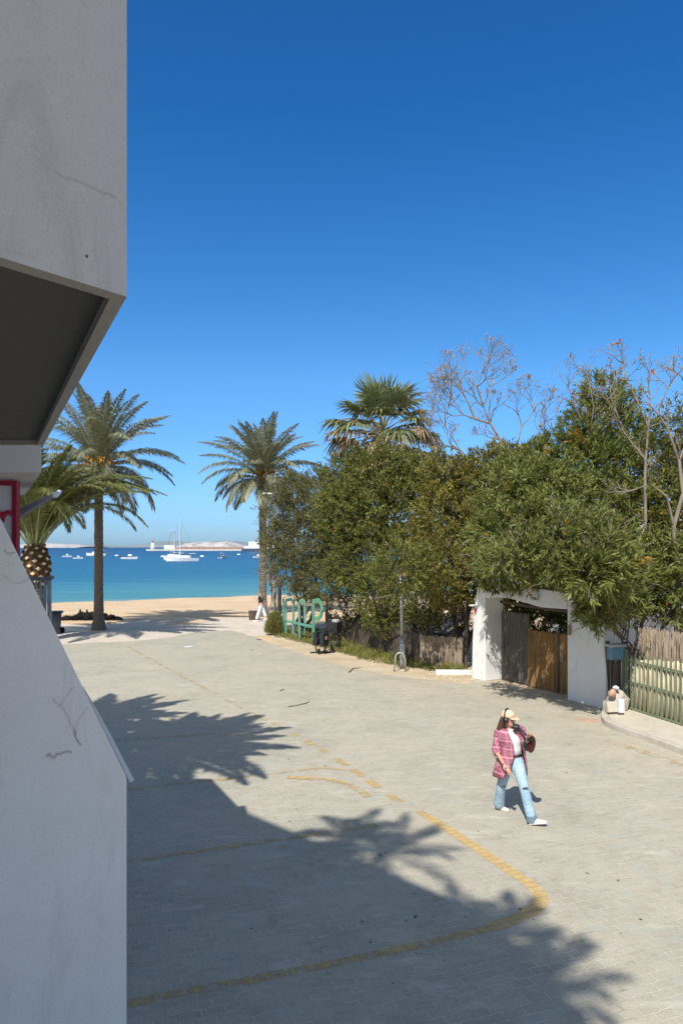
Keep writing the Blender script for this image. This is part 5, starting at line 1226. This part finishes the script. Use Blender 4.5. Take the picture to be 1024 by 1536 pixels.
# litter and twigs
rnd.seed(29)
def scrap(px, py, s_, lb, m='boat', cat='litter', nm='paper_scrap'):
    p_ = P(px, py); vs_ = [p_+Vector((math.cos(a_)*s_*rnd.uniform(.7, 1.2), math.sin(a_)*s_*rnd.uniform(.6, 1.0), .024+rnd.uniform(0, .012))) for a_ in (0.3, 1.5, 2.7, 3.9, 5.1)]
    mb = MB(); mb.add(vs_+[v-zz*.004 for v in vs_], [(0, 1, 2, 3, 4), (9, 8, 7, 6, 5)]+[(i, i+5, (i+1) % 5+5, (i+1) % 5) for i in range(5)]); return tag(mb.build(nm, M[m], org=p_), lb, cat)
scrap(456, 967, .10, 'white crumpled scrap on the sand strip just left of the green frame post'); scrap(465, 963, .10, 'white crumpled scrap at the foot of the green loop post')
scrap(283, 971, .22, 'white flattened scrap on the paving left of centre, near the promenade'); scrap(390, 983, .10, 'small white scrap on the paving below the shrub')
scrap(378, 976, .06, 'small dark scrap on the paving below the shrub', 'black'); scrap(388, 960, .16, 'dark rag lying at the corner of the paving by the shrub', 'black', 'rag', 'rag')
def twig(pts, lb, r_=.012):
    q = [P(*a_)+zz*.03 for a_ in pts]; return tag(MB().tube(q, [r_]*(len(q)-1)+[r_*.4], 5).build('fallen_twig', M['barkdark'], org=q[0]), lb, 'twig')
twig([(523, 1010), (530, 1004), (541, 1003)], 'dark fallen twig at the sandy edge right of the bicycle', .02)
twig([(432, 1062), (445, 1060), (458, 1057), (464, 1054)], 'long thin fallen twig in the middle of the sunlit paving')
twig([(420, 1038), (424, 1036), (427, 1037)], 'short dark fallen twig in the middle distance of the paving', .015)
twig([(874, 1068), (888, 1072), (896, 1074)], 'small fallen twig at the foot of the right gate pillar')
for k in range(26):
    px = rnd.uniform(400, 1000); py = rnd.uniform(1010, 1420); p_ = P(px, py)
    if p_.x > 5.6: continue
    N = 1; a_ = rnd.uniform(0, 6.28)
    mb = MB(); mb.leaves(np.array([p_+zz*.022]), np.array([[math.cos(a_), math.sin(a_), .1]]), np.array([[0, 0, 1.0]]), np.array([rnd.uniform(.04, .08)]), np.array([.03]), np.array([.3]), 0)
    o = mb.build('fallen_leaf', M['lg_dry'] if k % 2 else M['barkdark'], org=p_); tag(o, 'dry leaf fallen on the open paving of the plaza', 'leaf', 'dry leaves scattered on the paving')
mb = MB()
for k in range(420):
    p_ = P(rnd.uniform(100, 1000), 960+rnd.random()**1.6*520)
    if p_.x > 5.6+(17-p_.y)*.25 or p_.y > 34: continue
    r_ = rnd.uniform(.004, .011); mb.ell(p_+Vector((0, 0, .02)), (r_, r_*rnd.uniform(.6, 1), r_*.6), nu=5, nv=3, jit=.25, mi=int(rnd.random() < .25))
struct(mb.build('loose_grit', [M['soil'], M['barkdark']], org=(0, 0, 0)), 'stuff')
q = P(880, 1082); struct(MB().ell(q+zz*.012, (.28, .22, .02), nu=14, nv=5, jit=.15).build('rusty_sand_patch', M['terra'], org=q), 'stuff')

# ---------------------------------------------------------------- shade trees off to the left and roof plants
def shade_palm(base, h_, label, seed, L=3.0, n=26):
    rnd.seed(seed); t = thing('date_palm', base, label, 'palm tree'); top = Vector(base)+zz*h_
    trunk_mesh(Vector(base), top, .22, .2, .1, 10, .16).build('trunk', M['palmbark'], t)
    for k in range(n):
        u = k/(n-1); az = k*2.39996
        frond(top, az, math.radians(80-85*u), L*rnd.uniform(.85, 1.08), math.radians(25+50*u), 80, .5, .09, M['rachis'], M['lg_date'], t)
sh = lambda px, py, h_: P(px, py)-Vector((.30*h_, .85*h_, 0))
a = sh(225, 1132, 7.5); shade_palm(Vector((a.x-0.2, a.y, 0)), 7.5, 'date palm growing beside the terrace, out of frame left, whose fronds shade the paving', 71, 3.0, 60)
a = sh(150, 1090, 7.0); shade_palm(Vector((a.x-0.9, a.y, 0)), 7.0, 'second date palm left of the terrace, out of frame, shading the far bays', 72, 2.7, 50)
def roof_plant(px, py, h_, R_, label, seed):
    q = sh(px, py, h_); base = Vector((q.x, q.y, 10.25)); rnd.seed(seed)
    t = thing('potted_palm', base, label, 'potted plant', 'potted palms along the roof edge')
    MB().tube([base, base+zz*.35], [.22, .28], 14).build('pot', M['terra'], t)
    MB().tube([base+zz*.35, Vector((q.x, q.y, h_))], .05, 7).build('stem', M['bark'], t)
    for k in range(18):
        u = k/17; frond(Vector((q.x, q.y, h_)), k*2.4+.3, math.radians(70-70*u), R_*rnd.uniform(.75, 1.1), math.radians(30+60*u), 26, .26, .045, M['rachis'], M['lg_can'], t, rr=.015)
roof_plant(570, 1285, 11.2, 1.35, 'potted palm on the roof edge above, third from the sea end, shading the second bay', 81)
roof_plant(520, 1262, 11.0, 1.0, 'small potted palm on the roof edge above, nearest the sea', 82)
roof_plant(740, 1408, 11.3, 1.0, 'potted palm on the roof edge above the curve of the yellow line', 83)
roof_plant(800, 1490, 11.3, 1.05, 'potted palm on the roof edge above, farthest from the sea', 84)

# ---------------------------------------------------------------- people
def ellipse_ring(c, fwd, a, b, n=20, a0=0.0, a1=2*PI, closed=True, tilt=0.0, fold=0.0, ph=0.0, lobes=7):
    f = Vector((fwd[0], fwd[1], 0)).normalized(); s_ = Vector((-f.y, f.x, 0)); out = []
    m = n if closed else n+1
    for k in range(m):
        w_ = a0+(a1-a0)*k/n; r_ = 1+fold*math.sin(w_*lobes+ph); out.append(Vector(c)+f*math.cos(w_)*b*r_+s_*math.sin(w_)*a*r_+zz*tilt*math.cos(w_))
    return out
def hand(mb, wr, tip, palmn, mi=0, k=1.0, curl=0.3):
    wr = Vector(wr); d = (Vector(tip)-wr).normalized(); n_ = Vector(palmn); n_ = (n_-d*n_.dot(d)).normalized(); s_ = d.cross(n_)
    skin([(wr, .024*k), (wr+d*.035*k, (.033*k, .018*k)), (wr+d*.085*k, (.038*k, .016*k))], [(0, 1), (1, 2)], mb, mi, 2)
    for j, (o_, L_) in enumerate(((-.030, .062), (-.010, .074), (.011, .070), (.030, .055))):
        p0 = wr+d*.07*k+s_*o_*k; p1 = p0+d*.045*k; p2 = p1+(d+n_*curl).normalized()*L_*.5*k; p3 = p2+(d+n_*curl*2.4).normalized()*L_*.45*k
        skin([(p0, .009*k), (p1, .0095*k), (p2, .0085*k), (p3, .007*k)], [(0, 1), (1, 2), (2, 3)], mb, mi, 1)
    p0 = wr+d*.02*k-s_*.02*k; p1 = p0+(d*.7-s_*.7).normalized()*.045*k; p2 = p1+(d*.95-s_*.25+n_*.3).normalized()*.035*k
    skin([(p0, .012*k), (p1, .011*k), (p2, .008*k)], [(0, 1), (1, 2)], mb, mi, 1)
def head(mb, c, fwd, k=1.0, mi=0, pitch=0.0):
    f = Vector(fwd).normalized(); s_ = Vector((-f.y, f.x, 0)).normalized(); u = s_.cross(f) * -1; u = u if u.z > 0 else -u
    rs = []
    prof = [(-.115, .030, .035, .045), (-.10, .045, .050, .035), (-.07, .056, .068, .018), (-.03, .066, .082, .006), (.01, .072, .090, 0), (.05, .074, .092, -.004), (.085, .064, .078, -.006), (.108, .038, .05, -.006), (.115, .012, .016, -.006)]
    for z, a, b, o_ in prof:
        rs.append([c+u*z*k+f*(o_*k+b*k*math.cos(w_))+s_*a*k*math.sin(w_) for w_ in [2*PI*j/16 for j in range(16)]])
    mb.rings(rs, mi)
    q = c+f*.088*k-u*.01*k; mb.add([q+u*.035*k, q+s_*.015*k-u*.015*k, q+f*.026*k-u*.012*k, q-s_*.015*k-u*.015*k, q-u*.025*k], [(0, 1, 2), (0, 2, 3), (1, 4, 2), (3, 2, 4)], mi)
    for sg_ in (-1, 1): mb.ell(c+s_*sg_*.073*k-u*.01*k, (.012*k, .022*k, .032*k), mi, 8, 5)
    return f, s_, u
w = W
# joints of the walking woman
Yh = 10.9; J = dict(pel=w(768, 1141, 10.92), waist=w(769, 1127, 10.92), chest=w(766, 1107, 10.92), neck=w(763, 1092, 10.92), hd=w(762, 1078, 10.90),
  rs=w(748.5, 1098, 11.0), re=w(744, 1127, 10.92), rw=w(755, 1146, 10.62), rt=w(766, 1161, 10.56),
  ls=w(781, 1096, 10.86), le=w(790, 1120, 10.82), lw=w(791, 1107, 10.58), lt=w(795, 1100, 10.50),
  rh=w(760, 1146, 10.98), rk=w(751.5, 1180, 11.02), ra=w(747.5, 1210, 11.22), lh=w(776, 1146, 10.88), lk=w(786, 1183, 10.64), la=w(797.5, 1229, 10.60))
base = Vector((2.57, 10.9, 0.016)); wm = thing('person', base, 'woman in pink plaid shirt, pale jeans and beige cap striding across the plaza', 'person')
FW = Vector((0.42, -0.90, 0)).normalized(); HF = Vector((0.80, -0.60, 0.06)).normalized()
mb = MB()
nodes = [(J['pel'], (.10, .08)), (J['waist'], (.09, .075)), (J['chest'], (.125, .095)), (J['neck'], .048), (J['hd']-zz*.04, .045),
 (J['rs'], .048), (J['re'], .038), (J['rw'], .024), (J['ls'], .048), (J['le'], .038), (J['lw'], .024),
 (J['rh'], .085), (J['rk'], .055), (J['ra'], .036), (J['lh'], .085), (J['lk'], .055), (J['la'], .036)]
skin(nodes, [(0, 1), (1, 2), (2, 3), (3, 4), (2, 5), (5, 6), (6, 7), (2, 8), (8, 9), (9, 10), (0, 11), (11, 12), (12, 13), (0, 14), (14, 15), (15, 16)], mb)
f_, s_, u_ = head(mb, J['hd'], HF, 1.0)
hand(mb, J['rw'], J['rt'], (-.6, .6, 0), 0, 1.0, .25); hand(mb, J['lw'], J['lt'], (.3, -.3, -1), 0, 1.0, .8)
mb.build('body', M['skin'], wm, True)
# face details: eyes and mouth
mb = MB()
for sg_ in (-1, 1): mb.ell(J['hd']+f_*.083+s_*sg_*.03+u_*.012, (.009, .009, .006), nu=8, nv=5)
mb.build('eyes', M['hair'], wm); MB().ell(J['hd']+f_*.088-u_*.052, (.018, .018, .006), nu=8, nv=5).build('lips', M['redw'], wm)
# jeans
mb = MB(); skin([(J['waist']-zz*.005, (.148, .122)), (J['pel'], (.168, .14)), (J['rh'], .108), (J['rh'].lerp(J['rk'], .5), .088), (J['rk'], .073), (J['rk'].lerp(J['ra'], .6), .082), (J['ra']-zz*.01, .092),
  (J['lh'], .108), (J['lh'].lerp(J['lk'], .5), .090), (J['lk'], .075), (J['lk'].lerp(J['la'], .6), .076), (J['la']-zz*.0, .080)],
  [(0, 1), (1, 2), (2, 3), (3, 4), (4, 5), (5, 6), (1, 7), (7, 8), (8, 9), (9, 10), (10, 11)], mb, 0, 2, 1)
je = mb.build('jeans', M['jeans'], wm, True)
mb = MB()
for q, rx in ((J['lk']+Vector((.0, -.074, .03)), .05), (J['rk']+Vector((.02, -.07, .02)), .028)): mb.ell(q, (rx, .012, .010), nu=10, nv=5)
mb.build('rip', M['crack'], je)
mb = MB(); mb.tube([J['la']+zz*.03+(J['lk']-J['la']).normalized()*.02, J['la']-zz*.035], .078, 14); mb.build('hem', M['jeansd'], je)
rs = [ellipse_ring(J['waist']+zz*z, FW, .142, .118) for z in (-.055, -.02)]; MB().rings(rs).build('belt', M['black'], wm)
# t-shirt
def at_z(z): 
    a, b, c, d = J['pel'], J['waist'], J['chest'], J['neck']
    for p1, p2 in ((a, b), (b, c), (c, d)):
        if z <= p2.z or p2 is d: t_ = (z-p1.z)/(p2.z-p1.z); return p1+(p2-p1)*t_
zw, zc, zn = J['waist'].z, J['chest'].z, J['neck'].z
rs = [ellipse_ring(at_z(z), FW, a, b, 24, fold=.02, ph=z*30) for z, a, b in ((zw-.03, .142, .120), (zw+.05, .135, .118), (zw+.13, .145, .128), (zc-.02, .160, .140), (zc+.05, .155, .125), (zn-.055, .12, .10), (zn-.01, .075, .075))]
MB().rings(rs).build('t_shirt', M['tee'], wm, True)
# open overshirt
rs = []
zt_ = zn-.005
for z, a, b, op, dx in ((zt_, .085, .085, .75, 0), (zn-.045, .165, .115, .62, 0), (zc+.06, .195, .145, .52, 0), (zc-.03, .195, .160, .45, 0), (zw+.10, .180, .155, .42, 0), (zw, .185, .160, .46, 0), (zw-.10, .215, .185, .55, .01), (zw-.20, .235, .205, .66, .02), (zw-.30, .25, .225, .80, .03), (zw-.37, .255, .235, 1.0, .04)):
    rs.append(ellipse_ring(at_z(max(z, J['pel'].z-.02))*1.0+zz*(min(0, z-(J['pel'].z-.02)))-FW*dx*1.5, FW, a, b, 30, op, 2*PI-op, False, fold=.035 if z < zc else .015, ph=z*9, lobes=9))
sh_ = MB().rings(rs, cap=False, closed=False).build('overshirt', M['plaid'], wm, True, solid=.008)
def sleeve(pts, rads):
    mb = MB(); fine = []; rr_ = []
    for i in range(len(pts)-1):
        for k in range(5): fine.append(Vector(pts[i]).lerp(Vector(pts[i+1]), k/5)); rr_.append((rads[i]+(rads[i+1]-rads[i])*k/5)*(1+rnd.uniform(-.05, .05)))
    fine.append(Vector(pts[-1])); rr_.append(rads[-1]); mb.tube(fine, rr_, 12); return mb.build('sleeve', M['plaid'], sh_, True)
sleeve([J['rs']+Vector((.05, 0, .03)), J['rs'], J['rs'].lerp(J['re'], .5), J['re']+zz*.01, J['re'].lerp(J['rw'], .22)], [.06, .076, .070, .064, .060])
sleeve([J['ls']+Vector((-.05, 0, .03)), J['ls'], J['ls'].lerp(J['le'], .5), J['le'], J['le'].lerp(J['lw'], .35)], [.06, .072, .066, .062, .055])
# hair
mb = MB(); h0 = J['hd']; back = -Vector((f_.x, f_.y, 0)).normalized()
skin([(h0+back*.03+zz*.01, .088), (h0+back*.08-zz*.06, .065), (h0+back*.11-zz*.14+Vector((-.01, 0, 0)), .055), (h0+back*.14-zz*.22+Vector((-.02, 0, 0)), .042), (h0+back*.15-zz*.30+Vector((-.02, .02, 0)), .018)], [(0, 1), (1, 2), (2, 3), (3, 4)], mb)
mb.build('hair', M['hair'], wm, True)
# cap
rs = []
for z, k_ in ((.022, 1.06), (.05, 1.10), (.085, 1.0), (.11, .74), (.125, .38), (.128, .05)):
    rs.append([h0+u_*z+f_*(.095*k_*math.cos(w_)-.004)+s_*.086*k_*math.sin(w_) for w_ in [2*PI*j/20 for j in range(20)]])
cp = MB().rings(rs).build('cap', M['cap'], wm, True)
vs_ = [];
for j in range(13):
    a_ = -1.15+2.3*j/12; e = .085*math.cos(a_*.95)**.6
    inn_ = h0+u_*.028+f_*.095*math.cos(a_)+s_*.088*math.sin(a_); out_ = inn_+f_*e+s_*.02*math.sin(a_)-u_*(.03*math.cos(a_)+.012*0)
    vs_.append([inn_, out_, out_-u_*.006, inn_-u_*.006])
MB().rings(vs_).build('brim', M['cap'], cp, True)
# headphones
pts = [h0+u_*(.006+.135*math.sin(a_))+s_*.100*math.cos(a_)-f_*.012 for a_ in [PI*k/14 for k in range(15)]]
hp_ = MB().tube(pts, .013, 7).build('headphones', M['black'], wm, True)
for sg_ in (-1, 1): MB().tube([h0+s_*sg_*.080-u_*.012, h0+s_*sg_*.118-u_*.012], [.045, .038], 16).build('ear_cup', M['black'], hp_, True)
# shoes
def shoe(ank, d, toe_up=0.0, L_=.25, z0=0.022, parent=None, k=1.0, m='shoe'):
    d = Vector(d).normalized(); s__ = Vector((-d.y, d.x, 0)); rs = []
    for t_, wd_, hh_ in ((-.32, .022, .04), (-.28, .034, .065), (-.05, .036, .085), (.2, .038, .066), (.45, .044, .05), (.62, .034, .038), (.69, .012, .022)):
        c = Vector((ank.x, ank.y, z0))+d*t_*L_*k+zz*toe_up*max(0, t_+.3)*L_
        rs.append([c-s__*wd_*k, c-s__*wd_*.95*k+zz*hh_*.6*k, c+zz*hh_*k, c+s__*wd_*.95*k+zz*hh_*.6*k, c+s__*wd_*k])
    return MB().rings(rs).build('shoe', M[m], parent, True, bevel=.004)
shoe(J['ra'], (.75, -.66, 0), 0, parent=wm); shoe(J['la']+Vector((.03, -.04, 0)), (.93, -.37, 0), .22, parent=wm)
# shoulder bag she holds
bg = w(797, 1117, 10.66); t = thing('handbag', bg, 'dark red leather handbag tucked under the bent arm of the woman in plaid', 'bag')
mb = MB(); mb.ell(bg, (.058, .05, .125), nu=14, nv=8, R=Matrix.Rotation(.15, 3, 'Y')); mb.build('pouch', M['bag'], t, True)
mb = MB(); mb.ell(w(791, 1117, 10.72), (.07, .06, .10), nu=10, nv=7).ell(w(794, 1108, 10.60), (.05, .05, .04), nu=8, nv=6, jit=.1); mb.build('scarf', M['black'], t, True)
mb = MB(); mb.tube([w(773, 1089, 10.90), w(779, 1092, 10.74), w(786, 1100, 10.68), w(792, 1108, 10.66), w(797, 1110, 10.66)], [.022, .02, .014, .01, .01], 8); mb.ell(w(773.5, 1091, 10.78), (.055, .05, .05), nu=10, nv=7, jit=.06)
mb.build('strap', M['black'], t)
MB().tube([w(794, 1107, 10.58), w(798, 1103, 10.56), w(801, 1100, 10.55)], [.006, .005, .003], 5).build('stalk', M['dgalv'], t)

# far walker on the beach edge
Y2 = 39.5; b0 = Vector((W(389, 0, Y2).x, Y2, 0.01)); v = lambda x, y, dy=0: W(x, y, Y2+dy)
pm = thing('person', b0, 'person in black top and white trousers walking left by the right date palm', 'person')
J2 = dict(pel=v(391.5, 907), waist=v(391.3, 903), chest=v(390.8, 897), neck=v(390.2, 892.4), hd=v(389.6, 888.5), rs=v(389.5, 895, -.18), re=v(387, 901, -.2), rw=v(382.5, 898.5, -.2), rt=v(381, 896.5, -.2),
   ls=v(392, 895, .18), le=v(395.5, 901, .2), lw=v(398.5, 905.5, .2), lt=v(400, 907.5, .2), rh=v(391, 908, -.08), rk=v(388, 919, -.08), ra=v(384.5, 929.5, -.05), lh=v(392, 908, .08), lk=v(395.5, 917.5, .08), la=v(399, 926, .1))
mb = MB()
skin([(J2['pel'], .12), (J2['waist'], .11), (J2['chest'], .14), (J2['neck'], .05), (J2['hd']-zz*.05, .05), (J2['rs'], .05), (J2['re'], .04), (J2['rw'], .028), (J2['ls'], .05), (J2['le'], .04), (J2['lw'], .028), (J2['rh'], .09), (J2['rk'], .06), (J2['ra'], .04), (J2['lh'], .09), (J2['lk'], .06), (J2['la'], .04)],
  [(0, 1), (1, 2), (2, 3), (3, 4), (2, 5), (5, 6), (6, 7), (2, 8), (8, 9), (9, 10), (0, 11), (11, 12), (12, 13), (0, 14), (14, 15), (15, 16)], mb)
f2, s2, u2 = head(mb, J2['hd'], (-1, -.2, -.1), 1.0); hand(mb, J2['rw'], J2['rt'], (0, 0, -1)); hand(mb, J2['lw'], J2['lt'], (0, 1, 0)); mb.build('body', M['skin'], pm, True)
mb = MB(); mb.ell(J2['hd']+u2*.02-f2*.02, (.105, .10, .12), nu=12, nv=8); mb.build('hair', M['black'], pm, True)
mb = MB(); skin([(J2['pel']+zz*.06, .15), (J2['waist'], .145), (J2['chest'], (.18, .15)), (J2['neck']-zz*.04, .075), (J2['rs'], .075), (J2['re'].lerp(J2['rs'], .15), .062), (J2['ls'], .075), (J2['le'], .062)], [(0, 1), (1, 2), (2, 3), (2, 4), (4, 5), (2, 6), (6, 7)], mb, 0, 2, 2); mb.build('top', M['black'], pm, True)
mb = MB(); skin([(J2['pel']+zz*.05, .14), (J2['pel'], .15), (J2['rh'], .115), (J2['rk'], .095), (J2['ra'], .085), (J2['lh'], .115), (J2['lk'], .095), (J2['la'], .085)], [(0, 1), (1, 2), (2, 3), (3, 4), (1, 5), (5, 6), (6, 7)], mb, 0, 2, 1); mb.build('trousers', M['tee'], pm, True)
shoe(J2['ra'], (-1, -.1, 0), 0, parent=pm, m='shoe', z0=.012); shoe(J2['la'], (-1, -.1, 0), 0, parent=pm, m='shoe', z0=.05)
bx = TB(381, 40.4); t = thing('beach_crate', bx, 'dark low crate on the sand behind the walking person', 'crate')
MB().box(bx+zz*.24, (.55, .4, .42), .1, taper=1.08).build('box', M['dwood'], t, bevel=.02); MB().box(bx+zz*.47, (.62, .46, .05), .1).build('lid', M['dwood'], t)

# ---------------------------------------------------------------- camera, light, sky
cam = bpy.data.cameras.new('camera'); co = bpy.data.objects.new('camera', cam); C.objects.link(co)
co.location = (0, 0, CH); co.rotation_euler = (PI/2, 0, 0)
cam.sensor_fit = 'HORIZONTAL'; cam.sensor_width = 36; cam.lens = F/1024*36; cam.shift_y = 52/1024; cam.clip_start = 0.05; cam.clip_end = 40000
sc.camera = co
sun = bpy.data.lights.new('sun', 'SUN'); so_ = bpy.data.objects.new('sun', sun); C.objects.link(so_)
so_.rotation_euler = S.to_track_quat('-Z', 'Y').to_euler(); sun.energy = 4.2; sun.angle = math.radians(0.55); sun.color = (1.0, 0.96, 0.90)
wd_ = bpy.data.worlds.new('World'); sc.world = wd_; wd_.use_nodes = True; nt = wd_.node_tree; bg_ = nt.nodes['Background']
sky = nt.nodes.new('ShaderNodeTexSky'); sky.sky_type = 'NISHITA'; sky.sun_disc = False
el = math.atan2(1.0, math.hypot(S.x, S.y)); sky.sun_elevation = el
sky.sun_rotation = math.atan2(-S.x, -S.y)     # azimuth of the sun measured from +Y towards +X
sky.air_density = 1.0; sky.dust_density = 0.3; sky.ozone_density = 3.0; sky.altitude = 0
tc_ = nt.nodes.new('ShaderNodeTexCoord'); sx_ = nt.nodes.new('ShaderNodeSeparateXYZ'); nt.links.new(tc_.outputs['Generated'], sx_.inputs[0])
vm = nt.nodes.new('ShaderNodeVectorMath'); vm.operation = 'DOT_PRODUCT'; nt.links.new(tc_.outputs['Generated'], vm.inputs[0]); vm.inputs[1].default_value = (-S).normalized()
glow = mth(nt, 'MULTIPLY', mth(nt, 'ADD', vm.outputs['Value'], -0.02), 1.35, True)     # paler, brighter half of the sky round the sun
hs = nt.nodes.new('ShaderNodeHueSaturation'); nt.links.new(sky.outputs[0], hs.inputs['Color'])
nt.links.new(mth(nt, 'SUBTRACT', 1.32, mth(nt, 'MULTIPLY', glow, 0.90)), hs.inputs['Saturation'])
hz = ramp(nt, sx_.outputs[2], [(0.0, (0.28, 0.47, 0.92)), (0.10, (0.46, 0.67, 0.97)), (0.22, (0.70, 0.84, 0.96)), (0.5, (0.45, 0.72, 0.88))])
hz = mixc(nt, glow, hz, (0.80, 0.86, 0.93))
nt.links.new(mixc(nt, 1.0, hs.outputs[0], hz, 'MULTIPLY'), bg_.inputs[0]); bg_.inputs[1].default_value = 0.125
sc.view_settings.view_transform = 'Standard'; sc.view_settings.look = 'None'; sc.view_settings.exposure = 0.42; sc.view_settings.gamma = 1.0
sc.cycles.max_bounces = 6; sc.cycles.transparent_max_bounces = 8
